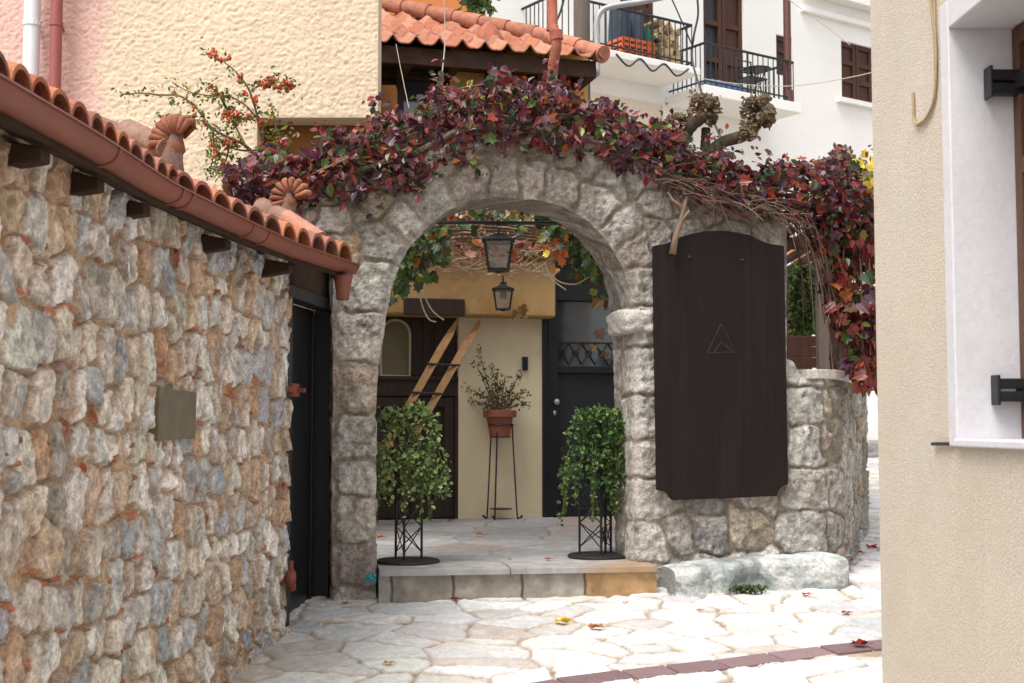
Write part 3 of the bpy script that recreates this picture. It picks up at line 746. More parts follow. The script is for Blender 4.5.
mb = MB(); jo = [0] + [SPl.uv(x, 585)[0] for x in (391, 453, 522, 585)] + [SL]
jseeds = [((a + b) / 2, .66, 0) for a, b in zip(jo[:-1], jo[1:])]
def riser_h(S, T, D):
    d = np.full(S.shape, 9.0); i = np.zeros(S.shape, int)
    wob = .012 * fbm(T * 9, T * 0 + 2, 2, 3)
    for k, j in enumerate(jo[1:-1]): d = np.minimum(d, np.abs(S + wob - j)); i += (S + wob > j)
    pal = np.array([(.40, .40, .39), (.31, .28, .24), (.32, .285, .24), (.33, .30, .26), (.42, .255, .12)])
    c = pal[i] * (1 + .5 * fbm(S * 16, T * 16, 5, 12))[..., None]
    st_ = np.clip(fbm(S * 5, T * 3, 4, 66) * 2.4 - .1, 0, 1)[..., None]; c = c * (1 - .45 * st_) + np.array((.17, .14, .11)) * .45 * st_
    m = sstep(.002, .010, d); c = c * m[..., None] + np.array((.16, .13, .10)) * (1 - m[..., None])
    return .012 * m - .012 + .006 * fbm(S * 20, T * 20, 4, 2), c
sheet(mb, 0, SL, .48, PZ - .037, .006, lambda S, T, H: SPl.map(S, T, H - .012), riser_h)
mb.pbox(SPl, .0, SL, .48, PZ - .037, -.44, -.034, (.33, .24, .16)); mb.build('riser', M['floor'], st)
# right cheek of the step
fs = [(*q, 0) for q in rows_seeds(random.Random(8), -3, 2.5, 6.5, 13, .42, .45, .75, .05)]
def floor_h(S, T, D):
    h, c, d, _ = masonry(S, T, fs, [((.33, .325, .335), 5), ((.37, .36, .36), 4), ((.30, .28, .28), 2), ((.38, .31, .26), 1)], (.20, .18, .16), 3, gap=.004, edge=.006, amp=.004, warp=.006, wf=2, rough=.0012, p=8, tilt=.0, mottling=.14)
    rust = np.clip(fbm(S * 1.5, T * 1.2, 3, 88) * 2.2 + .0, 0, 1)[..., None] * sstep(.1, .7, S)[..., None]; c = c * (1 - .5 * rust) + np.array((.40, .25, .15)) * .5 * rust
    return h, c
mb = MB(); n = SPl.n
fd = lambda S, T: -((S - f0[0]) * n[0] + (T - f0[1]) * n[1]) - .40
sheet(mb, -2.4, 2.2, 7.6, 12.6, .016, lambda S, T, H: np.stack([S, T, PZ - .008 + H], -1), floor_h, sdf=fd)
setting(mb.build('courtyard_floor', M['floor'], smooth=True))

# ================================================================== yellow house behind the courtyard
a0 = at(380, 300, 11.6); a1 = at(605, 300, 12.15); FP = Plane(a0[0], a0[1], a1[0] - a0[0], a1[1] - a0[1]); fu = FP.uv
hz = thing('yellow_house', 'yellow plastered house with red tiled eave behind the gateway', 'house', FP.pt(1.0, PZ - .02, -.3))
sl = fu(150, 300)[0]; sw0 = fu(458.5, 400)[0]; sw1 = fu(542, 400)[0]; srr = fu(665, 400)[0]
zb = fu(480, 318)[1]; zc = fu(480, 262)[1]; sB = fu(549, 290)[0]; sU = fu(588, 90)[0]; zU = fu(500, 40)[1]
mb = MB(); mb.pbox(FP, sw0, sw1, PZ - .1, zb, -.4, 0); mb.pbox(FP, sl, sw0, PZ - .1, zb, -.4, -.12); lab(mb.build('lower_wall', M['cream'], hz), 'pale cream plaster between the two doors')
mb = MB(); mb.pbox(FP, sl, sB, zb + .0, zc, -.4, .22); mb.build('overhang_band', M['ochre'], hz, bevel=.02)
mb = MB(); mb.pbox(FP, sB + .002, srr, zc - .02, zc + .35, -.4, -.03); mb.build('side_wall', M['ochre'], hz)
mb = MB(); mb.pbox(FP, sl, fu(377, 90)[0], zc + .002, zU, -.4, 0); mb.pbox(FP, fu(450, 90)[0], sU, zc + .002, zU, -.4, 0); mb.pbox(FP, fu(377, 90)[0], fu(450, 90)[0], zc + .002, fu(400, 150)[1], -.4, 0); mb.build('upper_wall', M['yellow'], hz)
# window under the eave
wa, wb = fu(377, 90)[0], fu(450, 90)[0]; z0, z1 = fu(400, 150)[1], fu(400, 72)[1]
mb = MB(); mb.pbox(FP, wa, wb, z1 + .002, zU, -.3, -.02); mb.pbox(FP, fu(396, 90)[0], fu(404, 90)[0], z0, z1, -.12, .0); mb.pbox(FP, wa, fu(396, 90)[0], z1 - .05, z1, -.12, -.02); mb.pbox(FP, fu(404, 90)[0], wb, z1 - .05, z1, -.12, -.02); mb.pbox(FP, wb - .03, wb, z0, z1 - .052, -.12, -.02)
w = mb.build('window', M['darkwood'], hz, bevel=.006)
mb = MB(); mb.pbox(FP, wa, wb, z0, z1, -.17, -.13); mb.build('pane', M['glass'], w)
mb = MB(); mb.pbox(FP, wa, fu(395, 90)[0], z0, z1 - .06, -.127, -.11); mb.build('wooden_blind', M['brownwood'], w)
# left wooden door
zf = PZ - .01
d0, d1 = fu(352, 400)[0], sw0 - .003
mb = MB(); zr1, zr0 = fu(420, 376)[1], fu(420, 396)[1]
mb.pbox(FP, d0, d1, zr1, zb - .0, -.12, -.07)
for k in range(9):
    a = d0 + (d1 - d0) * k / 9; mb.pbox(FP, a + .004, a + (d1 - d0) / 9 - .004, zr1, zb - .004, -.07, -.062)
mb.pbox(FP, d0, d1, zr0, zr1, -.12, -.02); mb.pbox(FP, d0, d1, zr1 - .035, zr1 - .012, -.02, .0); mb.pbox(FP, d0, d1, zf, zr0, -.12, -.06)
def panelled(mb, a, b, c, d, h):
    mb.pbox(FP, a, a + .09, c, d, h, h + .03); mb.pbox(FP, b - .09, b, c, d, h, h + .03); mb.pbox(FP, a + .09, b - .09, d - .09, d, h, h + .03); mb.pbox(FP, a + .09, b - .09, c, c + .16, h, h + .03)
    mb.pbox(FP, a + .12, b - .12, c + .2, d - .12, h, h + .016)
mid = fu(412, 450)[0]; panelled(mb, mid, d1 - .03, zf + .02, zr0 - .01, -.06); panelled(mb, mid - .56, mid - .01, zf + .02, zr0 - .01, -.06); mb.pbox(FP, d1 - .03, d1, zf, zr0, -.06, -.0)
wd = lab(mb.build('wooden_door', M['darkwood'], hz, bevel=.004), 'dark brown boarded double door with a small arched window')
mb = MB(); mb.pbox(FP, fu(399, 310)[0], d1 + .0, zb - .006, fu(420, 301)[1], .222, .27); mb.build('lintel', M['darkwood'], wd, bevel=.006)
def arch_outline(x0, x1, y0, y1, n=10):
    (a, zt_), (b, _) = fu(x0, y1), fu(x1, y1); zb_ = fu(x0, y0)[1]; r = (b - a) / 2; zt_ = zt_ - r
    return [(a, zb_)] + [((a + b) / 2 - r * math.cos(math.pi * k / n), zt_ + r * math.sin(math.pi * k / n)) for k in range(n + 1)] + [(b, zb_)]
o1 = arch_outline(382, 411, 375.5, 319); mb = MB()
mb.tube([FP.pt(a, z, -.05) for a, z in o1 + [o1[0]]], .013, 6); mb.tube([FP.pt(fu(378.5, 330)[0], fu(378, 330)[1], -.05), FP.pt(fu(378.5, 375)[0], fu(378, 375)[1], -.05)], .010, 6)
M['creamwood'] = mat('cream_frame_paint', (.40, .36, .24), .6, .1, 8)
mb.build('arched_frame', M['creamwood'], wd)
mb = MB(); mb.prism(FP, o1, -.061, -.052); M['sandglass'] = glass('amber_glass', (.10, .075, .03), .3); mb.build('arched_pane', M['sandglass'], wd)
# black glazed door
e0, e1 = sw1 + .002, srr - .1; zt0 = fu(560, 281)[1]
mb = MB(); mb.pbox(FP, e0, fu(557, 400)[0], zf, zt0, -.12, .02); mb.pbox(FP, fu(557, 400)[0], e1, fu(580, 301)[1], zt0, -.12, .02); mb.pbox(FP, e1 - .08, e1, zf, fu(580, 301)[1], -.12, .02)
mb.pbox(FP, fu(557, 400)[0], e1 - .08, fu(580, 373)[1], fu(580, 366)[1], -.1, .0); mb.pbox(FP, fu(547.5, 400)[0], fu(549, 400)[0], zf, zt0, .02, .03)
mb.pbox(FP, fu(557, 400)[0], e1 - .08, zf, zf + .08, -.1, -.0); mb.pbox(FP, e0 - .02, e1, zt0, fu(560, 262)[1], -.05, .015)
gd = lab(mb.build('glazed_door', M['blackpaint'], hz, bevel=.004), 'black front door with glazed top and slate coloured panel')
mb = MB(); mb.pbox(FP, fu(557, 400)[0], e1 - .08, fu(580, 366)[1], fu(580, 301)[1], -.08, -.06); mb.build('glass_light', M['glass'], gd)
mb = MB(); mb.pbox(FP, fu(557, 400)[0], e1 - .08, zf + .08, fu(580, 373)[1], -.08, -.05); mb.build('lower_panel', M['slate'], gd)
mb = MB(); zl0, zl1 = fu(580, 364)[1], fu(580, 343)[1]; x = fu(557, 400)[0]
mb.pbox(FP, x, e1 - .08, zl1, zl1 + .012, -.055, -.035); k = 0
while x < e1 - .2:
    mb.tube([FP.pt(x, zl0, -.045), FP.pt(x + .13, zl1, -.045)], .006, 5); mb.tube([FP.pt(x + .13, zl0, -.045), FP.pt(x, zl1, -.045)], .006, 5)
    c_ = FP.pt(x + .065, (zl0 + zl1) / 2, -.045); mb.tube([c_ + (.028 * math.cos(t), 0, .028 * math.sin(t)) for t in np.linspace(0, 6.28, 12)], .005, 5); x += .13
mb.build('lattice', M['iron'], gd)
mb = MB(); c_ = FP.pt(*fu(555, 402), .06); mb.blob(c_, .028, n=10, m=8, noise=0); mb.tube([FP.pt(*fu(555, 402), .02), c_], .012); mb.build('knob', M['steel'], gd, smooth=True)
mb = MB(); c_ = FP.pt(*fu(554, 413), .025); mb.blob(c_, (.016, .01, .022), n=10, m=8, noise=0); mb.build('keyhole_plate', M['steel'], gd, smooth=True)
db = MB(); a_, z_ = fu(521.8, 370.5); b_, z2_ = fu(527, 357); db.pbox(FP, a_, b_, z_, z2_, .002, .035); tag(db.build('door_bell', M['blackpaint'], bevel=.004), 'small black doorbell box on the cream wall', 'doorbell')
# eave and roof
EO = FP.n * .55; EP = Plane(*(FP.pt(0, 0, .55)[:2]), *FP.d); eu = EP.uv
es0 = eu(340, 40)[0]; es1 = eu(597, 60)[0]
zg = eu(450, 47)[1]
mb = MB(); mb.pbox(EP, es0, es1, zg - .17, zg - .02, -.07, -.02)
mb.pbox(EP, es0, es1, zg - .06, zg - .03, -.56, -.072); x = es0 + .15
while x < es1 - .05: mb.pbox(EP, x, x + .09, zg - .16, zg - .062, -.55, -.072); x += .42
lab(mb.build('eave_timber', M['eavewood'], hz, bevel=.004), 'dark stained eave boards')
pt_ = math.tan(math.radians(24)); tr = random.Random(5)
def tiled_roof(mb, pl, s0, s1, z, d0f, d1f, pitch, wv=.205, course=.36, h0=.06, seed=1, res=.016):
    """wavy interlocking tiles; d = distance up the slope, last row trimmed along a line d0f(s)..d1f(s)"""
    ns = int((s1 - s0) / res); nd = 60
    S, W = np.meshgrid(np.linspace(s0, s1, ns), np.linspace(0, 1, nd), indexing='ij')
    D = d0f(S) + (d1f(S) - d0f(S)) * W
    k = np.floor(D / course); f = D / course - k; ph = (S / wv) % 1
    w = .034 * np.cos(2 * math.pi * ph) + .012 * np.cos(4 * math.pi * ph)
    w = w + (1 - f) * .022 + .006 * fbm(S * 5, D * 3, 3, seed)
    i = np.floor(S / wv + .5).astype(int)
    r1 = _hash(i, k.astype(int), 5 + seed); r2 = _hash(i, k.astype(int), 15 + seed)
    base = np.array((.37, .122, .07)); alt = np.array((.44, .23, .15)); dk = np.array((.24, .085, .055))
    c = base * (1 - r1[..., None]) + alt * r1[..., None]; c = c * (1 - (r2[..., None] > .8) * .55) + dk * (r2[..., None] > .8) * .55
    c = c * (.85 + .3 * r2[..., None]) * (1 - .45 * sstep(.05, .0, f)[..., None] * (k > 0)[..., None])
    V = pl.map(S, z + D * pitch + w, -D + h0)
    mb.add(V.reshape(-1, 3), gridF(ns, nd), np.clip(c, .02, .9).reshape(-1, 3))
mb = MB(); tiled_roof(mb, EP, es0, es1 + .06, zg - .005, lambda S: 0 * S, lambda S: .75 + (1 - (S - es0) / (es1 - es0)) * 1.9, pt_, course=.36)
mb.build('roof_tiles', M['terra'], hz, smooth=True, solid=.014)
def ridge(mb, p0, p1, r, n, col=(.40, .165, .105), seed=0):
    p0, p1 = np.array(p0), np.array(p1); rr = random.Random(seed)
    for k in range(n):
        a = p0 + (p1 - p0) * (k / n); b = p0 + (p1 - p0) * ((k + 1.08) / n)
        mb.tube([a, (a + b) / 2, b], [r * 1.1, r * 1.02, r * .92], 12, np.array(col) * rr.uniform(.8, 1.2))
mb = MB(); rp0 = EP.pt(es1 + .05, zg + .03, .03); rp1 = EP.pt(es1 - .35, zg + .75 * pt_ + .10, -.80); ridge(mb, rp0, rp1, .075, 3); ridge(mb, rp1, EP.pt(es0, zg + 2.7 * pt_ + .1, -2.6), .075, 9, seed=4); mb.build('hip_tiles', M['terra'], hz, smooth=True, autos=.9)
mb = MB(); q1 = EP.pt(eu(505, 30)[0], zg + .30, -.6); mb.tube([q1 + (0, 0, -.15), q1 + (0, 0, 0), q1 + (0, 0, .10), q1 + (0, 0, .15)], [.17, .13, .07, .02], 12, (.36, .12, .075), noise=.05); mb.build('vent_tile', M['terra'], hz, smooth=True, autos=.7)
# small pent roof over the back door, seen through the arch
mb = MB(); PP = Plane(*FP.pt(0, 0, .30)[:2], *FP.d); pz = PP.uv(520, 250)[1]
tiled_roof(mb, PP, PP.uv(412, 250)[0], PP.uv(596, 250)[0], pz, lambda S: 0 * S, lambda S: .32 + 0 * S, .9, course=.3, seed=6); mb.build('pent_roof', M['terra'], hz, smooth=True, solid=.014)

# terracotta flue / downpipe in front of the eave
mb = MB(); P = [at(551.5, -60, 10.9), at(552, 0, 10.9), at(552.5, 26, 10.9), at(556, 34, 10.8), at(556.5, 48, 10.8), at(553.5, 62, 10.85), at(551.5, 82, 10.9), at(551, 140, 10.9)]
mb.tube(P, .045, 12, (.36, .12, .08)); mb.tube([at(555.5, 31, 10.8), at(557, 40, 10.8)], .055, 12, (.36, .12, .08)); mb.tube([P[2], P[2] - (0, 0, .04)], .052, 12, (.36, .12, .08))
tag(mb.build('downpipe', M['terra'], smooth=True, autos=.8), 'brick red downpipe with elbow passing in front of the tiled eave', 'downpipe')

# ================================================================== cream building upper left
CBY = 9.0; CP = Plane(0, CBY, 1, 0); cu = CP.uv
cb = thing('cream_building', 'rough plastered building fading from pink to cream at the upper left', 'building', (-3.2, 9.2, .7))
xs0 = -5.5; cxR = cu(378, 60)[0]; cxn = cu(257, 140)[0]; zj = cu(300, 117.5)[1]
CM = [(xs0, 2.0), (xs0, 6.5), (cxR, 6.5), (cxR, zj), (cxn, zj), (cxn, 2.0)]
CM = [(xs0 - .1, 2.0), (xs0 - .1, 5.0), (cxR, 5.0), (cxR, zj), (cxn, zj), (cxn, 2.0)]
def harl_h(S, T, D):
    w1 = fbm(S * 36 + 1.5 * fbm(S * 20, T * 20, 2, 5), T * 40, 2, 3); w2 = fbm(S * 55, T * 60, 2, 8)
    h = .005 * (1 - np.abs(w1) * 2.0) + .007 * w2
    c0 = np.array((.67, .535, .39)); c1 = np.array((.66, .43, .37))
    xm = cu(112, 60)[0]; m = sstep(.10, -.12, (S - xm) + .25 * fbm(S * 2.2, T * 1.6, 4, 6))[..., None]
    m2 = np.clip(sstep(cu(0, 150)[1] - .0, cu(0, 230)[1], T)[..., None] * sstep(0, 1.0, fbm(S * 3, T * 3, 3, 4) + .7)[..., None], 0, 1) * sstep(cu(260, 0)[0], cu(200, 0)[0], S)[..., None]
    m = np.maximum(m, m2 * .7)
    c = c0 * (1 - m) + c1 * m; c = c * (1 + .12 * fbm(S * 1.4, T * 1.4, 3, 14))[..., None] * (1 + .10 * w2)[..., None]
    if D is not None: h = h * sstep(0, .02, D)
    return h, c
mb = MB(); sheet(mb, cu(-60, 0)[0], cxR, 2.4, cu(0, -40)[1], .0085, CP.map, harl_h, sdf=lambda S, T: poly_dist(S, T, CM))
mb.build('plaster_front', M['harl'], cb, smooth=True)
mb = MB(); C1 = (.67, .535, .39); mb.box(xs0, cxR - .001, CBY + .004, CBY + .24, zj, 5.2, C1); mb.box(xs0, cxn - .001, CBY + .004, 12.4, .5, zj - .002, C1); mb.box(xs0, cxn - .4, CBY + .242, 12.4, zj, 5.2, C1); lab(mb.build('body', M['harl'], cb), 'cream plaster sides')
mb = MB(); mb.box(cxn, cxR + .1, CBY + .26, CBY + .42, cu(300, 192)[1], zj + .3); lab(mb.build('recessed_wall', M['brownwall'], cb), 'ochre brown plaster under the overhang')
def pipe(name, x, m, r, label, yb, Y=8.86):
    mb = MB(); p = at(x, 0, Y); zb_ = at(x, yb, Y)[2]; mb.tube([(p[0], Y, zb_ - .4), (p[0], Y, 5.2)], r, 14)
    t = thing(name, label, 'drainpipe', (p[0], Y, zb_ - .4)); mb.build('tube', m, t, smooth=True, autos=.8)
    for k in (0, 1):
        z = at(x, 24, Y)[2] + k * 1.4; mb = MB(); mb.tube([(p[0], Y, z - .015), (p[0], Y, z + .015)], r * 1.14, 14); mb.box(p[0] - .01, p[0] + .01, Y + r, 8.995, z - .01, z + .01); mb.build('clip', m, t)
pipe('drainpipe', 32.5, M['whitepipe'], .056, 'thick white drainpipe on the pink plaster', 75)
pipe('drainpipe', 57, M['maroon'], .040, 'thin dark red drainpipe on the pink plaster', 92)

# ================================================================== tiled eave over the rubble wall
grim = [(-60, 40), (0, 75), (101, 135), (173, 183), (246, 219.5), (299, 244.5), (361, 265.5)]
gzr = .866; G = []
for x, y in grim:
    d = ray(x, y); Y = gzr / d[2] * d[1]; G.append((d[0] / d[1] * Y, Y))
G = [(G[0][0] * 1.0, 1.0)] + G
G = [(x - .05, y) for x, y in G]; GP = Path(G); zG = EZ + gzr
lr = thing('lean_to_roof', 'low terracotta tiled eave with dark rafters above the rubble wall', 'roof', GP.pt(3, zG, -.3))
PIT = .33
def gpu(px):
    ss = np.linspace(0, GP.len, 3000); p = GP.map(ss, ss * 0, ss * 0); i = np.argmin(np.abs(p[:, 0] / p[:, 1] - (px - 512) / F * 1.0)); return float(ss[i])
tx = [-45, -20, 6, 27, 47, 67, 85, 98.5, 112, 125, 138.5, 152, 164, 176, 195, 214, 232, 249, 266, 283, 298, 312.5, 326, 340]
ts = [gpu(x) for x in tx]; t0 = ts[0]
while ts[0] > -1: ts.insert(0, ts[0] - .14)
mb = MB(); tr = random.Random(9)
for k, s_ in enumerate(ts):
    w = ((ts[k + 1] - s_) if k < len(ts) - 1 else (s_ - ts[k - 1])); r = w * .5
    px_h = .062 + .035 * max(0, min(1, (s_ - gpu(180)) / 2.6))
    for row in range(5):
        d0 = -.045 + row * .34; d1 = d0 + .40; colr = np.array((.38, .13, .075)) * tr.uniform(.75, 1.25) * np.array((1, tr.uniform(.9, 1.25), tr.uniform(.9, 1.2)))
        if tr.random() < .25: colr = np.array((.34, .15, .11)) * tr.uniform(.8, 1.2)
        js = tr.uniform(-.004, .004)
        n = 12; V = []
        for (rr, zo) in ((1.0, 0), (.84, -.004)):
            for j, d_ in enumerate((d0, (d0 + d1) / 2, d1)):
                tap = 1 - .13 * j / 2
                for i in range(n + 1):
                    a = math.pi * i / n; ds = -math.cos(a) * r * rr * tap; dz = math.sin(a) * px_h * rr * tap + .012 * (1 - j / 2)
                    V.append(GP.pt(s_ + ds + js, zG + .002 + (d_ + .05) * PIT + dz + zo, -d_ - .02))
        m_ = n + 1; fs_ = []
        for lay in (0, 1):
            for j in (0, 1):
                for i in range(n): b = lay * 3 * m_ + j * m_ + i; fs_.append((b, b + 1, b + m_ + 1, b + m_))
        for i in range(n): fs_.append((i, i + 1, 3 * m_ + i + 1, 3 * m_ + i))
        mb.add(V, fs_, np.clip(colr, .02, .9))
# pans below
q = np.linspace(-.9, GP.len - .02, 60)
for row in range(1):
    Vp = np.concatenate([GP.map(q, q * 0 + zG - .035 + (d_ + .05) * PIT, q * 0 - d_ - .03) for d_ in (-.0, 1.75)]); mb.add(Vp, [(i, i + 1, 61 + i, 60 + i) for i in range(59)], (.20, .08, .055))
mb.build('tiles', M['terra'], lr, smooth=True, autos=.6)
mb = MB(); Vp = []
for (z_, h_) in ((zG - .075, -.02), (zG - .04, -.02), (zG - .04 + .6, -1.8), (zG - .075 + .6, -1.8)): Vp.append(GP.map(q, q * 0 + z_, q * 0 + h_))
mb.add(np.concatenate(Vp), [(a * 60 + i, a * 60 + i + 1, ((a + 1) % 4) * 60 + i + 1, ((a + 1) % 4) * 60 + i) for a in range(4) for i in range(59)] + [(59, 119, 179, 239)]); mb.build('soffit_boards', M['eavewood'], lr)
for k, x in enumerate((-40, 0, 58, 113, 158, 238, 300)):
    s_ = gpu(x); mb = MB(); a = GP.pt(s_ - .035, zG - .165, -.05); b = GP.pt(s_ + .035, zG - .165, -.05) - a; c_ = GP.pt(s_ - .035, zG - .165, -.42) - a
    o = a; V = [o, o + b, o + b + c_ + (0, 0, .0), o + c_, o + (0, 0, .06) , o + b + (0, 0, .06), o + b + c_ + (0, 0, .17), o + c_ + (0, 0, .17)]
    V[0] = V[0] + (0, 0, .05); V[1] = V[1] + (0, 0, .05)
    V[4] = V[4] + (0, 0, .03); V[5] = V[5] + (0, 0, .03)
    mb.add(V, [(0, 3, 2, 1), (4, 5, 6, 7), (0, 1, 5, 4), (1, 2, 6, 5), (2, 3, 7, 6), (3, 0, 4, 7)]); mb.build('rafter_tail', M['eavewood'], lr, bevel=.006)
# ridge stub and cockscomb finials
def finial(px, py, Y, s, label, ry):
    b = at(px, py, Y); t = thing('roof_finial', label, 'finial', b, 'terracotta cockscomb finials on the low roof')
    mb = MB(); col = (.30, .125, .075)
    mb.tube([b + (0, 0, -.30 * s), b + (0, 0, -.1 * s), b, b + (.01 * s, 0, .10 * s), b + (.03 * s, 0, .2 * s)], [.09 * s, .085 * s, .075 * s, .06 * s, .05 * s], 10, (.21, .14, .11), noise=.12); mb.build('stem', M['terra'], t, smooth=True)
    mb = MB(); n = 9
    for k in range(n):
        a = math.radians(ry[0] + (ry[1] - ry[0]) * k / (n - 1)); ca, sa = math.cos(a), math.sin(a)
        c = b + np.array([ca * .115 * s + .04 * s, 0, .10 * s + sa * .125 * s]); rad = np.array([ca, 0, sa])
        mb.tube([c - rad * .07 * s - (0, .045 * s, 0), c - (0, .055 * s, 0) + rad * .02 * s, c + rad * .035 * s, c + (0, .055 * s, 0) + rad * .02 * s, c - rad * .07 * s + (0, .045 * s, 0)], [.016 * s, .024 * s, .026 * s, .024 * s, .016 * s], 8, np.array(col) * rng.uniform(.75, 1.25), noise=.14, seed=k)
    mb.tube([b + (-.02 * s, 0, .0), b + (.03 * s, 0, .09 * s), b + (.05 * s, 0, .13 * s)], [.06 * s, .065 * s, .03 * s], 10, np.array(col) * .8, noise=.1)
    mb.build('comb', M['terra'], t, smooth=True)
finial(170, 160, 6.3, .82, 'larger knobbed terracotta finial on the low roof before the berry bush', (185, 55))
finial(286, 212, 7.2, .7, 'smaller knobbed terracotta finial near the right end of the low roof', (200, 20))
mb = MB(); ridge(mb, at(128, 132, 6.6), at(165, 148, 6.3), .062, 1, (.22, .135, .10), 2); ridge(mb, at(100, 128, 7.1), at(128, 138, 6.6), .06, 1, (.22, .135, .10), 3); tag(mb.build('ridge_tile', M['terra'], smooth=True, autos=.9), 'weathered barrel ridge tile leading to the larger finial', 'ridge tile')
mb = MB(); ridge(mb, at(262, 208, 7.3), at(286, 219, 7.1), .055, 1, (.22, .135, .10), 2); ridge(mb, at(286, 219, 7.1), at(318, 238, 6.95), .05, 1, (.42, .20, .15), 5); tag(mb.build('ridge_tile', M['terra'], smooth=True, autos=.9), 'barrel ridge tile below the smaller finial', 'ridge tile')
# gutter
gt = thing('gutter', 'brick red half round gutter along the low tiled eave', 'gutter', GP.pt(3, zG - .1, 0))
mb = MB(); q = np.linspace(-.9, GP.len, 90); prof = []
for k in range(13):
    a = math.pi * k / 12; prof.append((math.cos(a) * .056, -math.sin(a) * .054))
prof = [(.063, .004), (.065, -.003)] + prof
prof2 = [(x * .93, z * .93 + .002) for x, z in prof[::-1]]; pf = prof + prof2; m_ = len(pf)
V = np.concatenate([GP.map(q, q * 0 + zG + z, q * 0 + x - .01) for x, z in pf]); nq = len(q)
mb.add(V, [(a * nq + i, a * nq + i + 1, ((a + 1) % m_) * nq + i + 1, ((a + 1) % m_) * nq + i) for a in range(m_) for i in range(nq - 1)] + [tuple(a * nq + nq - 1 for a in range(m_))])
mb.add(np.array([GP.pt(GP.len - .004, zG + z, x - .01) for x, z in prof]), [tuple(range(len(prof)))])
mb.build('trough', M['gutter'], gt, smooth=True, autos=.8)
for x in (100, 168, 178, 242, 258):
    s_ = gpu(x); mb = MB(); o = [GP.pt(s_, zG + z * 1.05, x_ * 1.06 - .01) for x_, z in prof[2:]] ; mb.tube(o, .0065, 6); mb.build('bracket', M['gutter'], gt)
mb = MB(); o = GP.pt(GP.len - .13, zG, -.0); mb.tube([o + (0, 0, -.07), o + (0, 0, -.11), o + (-.0, 0, -.16), o + (0, .0, -.2)], [.055, .045, .036, .034], 12); mb.build('outlet', M['gutter'], gt, smooth=True)
# ================================================================== house at the right edge
RP = Plane(1.25, 4.45, .03, -1); ru = RP.uv
rhz = thing('beige_house', 'beige plastered house wall with white framed window at the right edge', 'house', RP.pt(1.0, .2, -.3))
sF = ru(948, 240)[0]; sI = ru(956.5, 240)[0]; sI2 = sI + 1.0; zI1 = ru(952, 28.5)[1]; zI0 = ru(958.5, 439)[1]; zF0 = zI0 - .022; zF1 = zI1 + .085; sF2 = sI2 + .085
mb = MB(); B = RP
mb.pbox(B, 0, sF, -.4, 4.6, -4.5, 0); mb.build('wall', M['beige'], rhz)
mb = MB(); mb.pbox(B, sF + .0005, 7.0, -.4, zF0, -4.5, 0); mb.pbox(B, sF + .0005, 7.0, zF1, 4.6, -4.5, 0); mb.pbox(B, sF2, 7.0, zF0 + .0005, zF1 - .0005, -4.5, 0); mb.build('wall', M['beige'], rhz)
mb = MB(); mb.pbox(B, sF + .001, sI, zF0 + .001, zF1 - .001, -.26, .012); mb.pbox(B, sI2, sF2 - .001, zF0 + .001, zF1 - .001, -.26, .012); mb.pbox(B, sI + .0005, sI2 - .0005, zI1, zF1 - .001, -.26, .012); mb.pbox(B, sI - .0, sI2 + .0, zF0 + .001, zI0, -.26, .022)
rw = mb.build('window_surround', M['white'], rhz, bevel=.004)
mb = MB(); mb.pbox(B, sI + .0, sI2, zI0, zI1, -.26, -.235)
for k in range(4):
    a = sI + .004 + k * .25; mb.pbox(B, a, a + .045, zI0 + .003, zI1 - .003, -.235, -.172); mb.pbox(B, a + .2, a + .244, zI0 + .003, zI1 - .003, -.235, -.172)
    for j in range(4): z = zI0 + .003 + j * (zI1 - zI0 - .06) / 3; mb.pbox(B, a + .045, a + .2, z, z + .05, -.235, -.172)
    mb.pbox(B, a + .045, a + .2, zI0 + .05, zI1 - .05, -.235, -.205)
mb.build('shutter', M['shutter'], rw, bevel=.003)
for (y0, y1) in ((69, 94), (379, 402)):
    mb = MB(); zz0 = EZ + (425 - y1) / F * 3.70; zz1 = EZ + (425 - y0) / F * 3.70; h = (zz1 - zz0)
    mb.pbox(B, sI + .012, sI + .05, zz0, zz0 + h * .44, -.20, -.096); mb.pbox(B, sI + .012, sI + .05, zz1 - h * .44, zz1, -.20, -.096)
    mb.pbox(B, sI + .006, sI + .056, zz0 - .01, zz1 + .01, -.096, -.086); mb.pbox(B, sI + .2, sI + .0, zz0 + h * .2, zz1 - h * .2, -.172, -.160)
    mb.build('hinge', M['iron'], rw, bevel=.003)
# the loose cable and the shutter catch
def rpt(px, py, h=.006): s_, z_ = ru(px, py, h); return RP.pt(s_, z_, h)
def smooth_pts(P, n=40):
    P = np.array(P, float); t = np.arange(len(P)); q = np.linspace(0, len(P) - 1, n); out = []
    for v in q:
        i = min(int(v), len(P) - 2); f = v - i; p0 = P[max(i - 1, 0)]; p1 = P[i]; p2 = P[i + 1]; p3 = P[min(i + 2, len(P) - 1)]
        out.append(.5 * (2 * p1 + (p2 - p0) * f + (2 * p0 - 5 * p1 + 4 * p2 - p3) * f * f + (3 * p1 - p0 - 3 * p2 + p3) * f ** 3))
    return np.array(out)
mb = MB(); mb.tube(smooth_pts([rpt(929, -60), rpt(931, 0), rpt(935, 45), rpt(935, 95), rpt(928, 115), rpt(919, 125), rpt(914, 120), rpt(913.5, 105), rpt(913, 92)]), .0045, 6); mb.tube(smooth_pts([rpt(932, -60, .008), rpt(934, 0, .008), rpt(936, 60, .008), rpt(934, 98, .008), rpt(926, 118, .008), rpt(918, 124, .008)]), .004, 6)
M['rope'] = mat('tan_rope', (.36, .27, .15), .8, .2, 40)
tag(mb.build('wall_cable', M['rope'], smooth=True), 'tan cable hanging in a hook shape on the beige wall', 'cable')
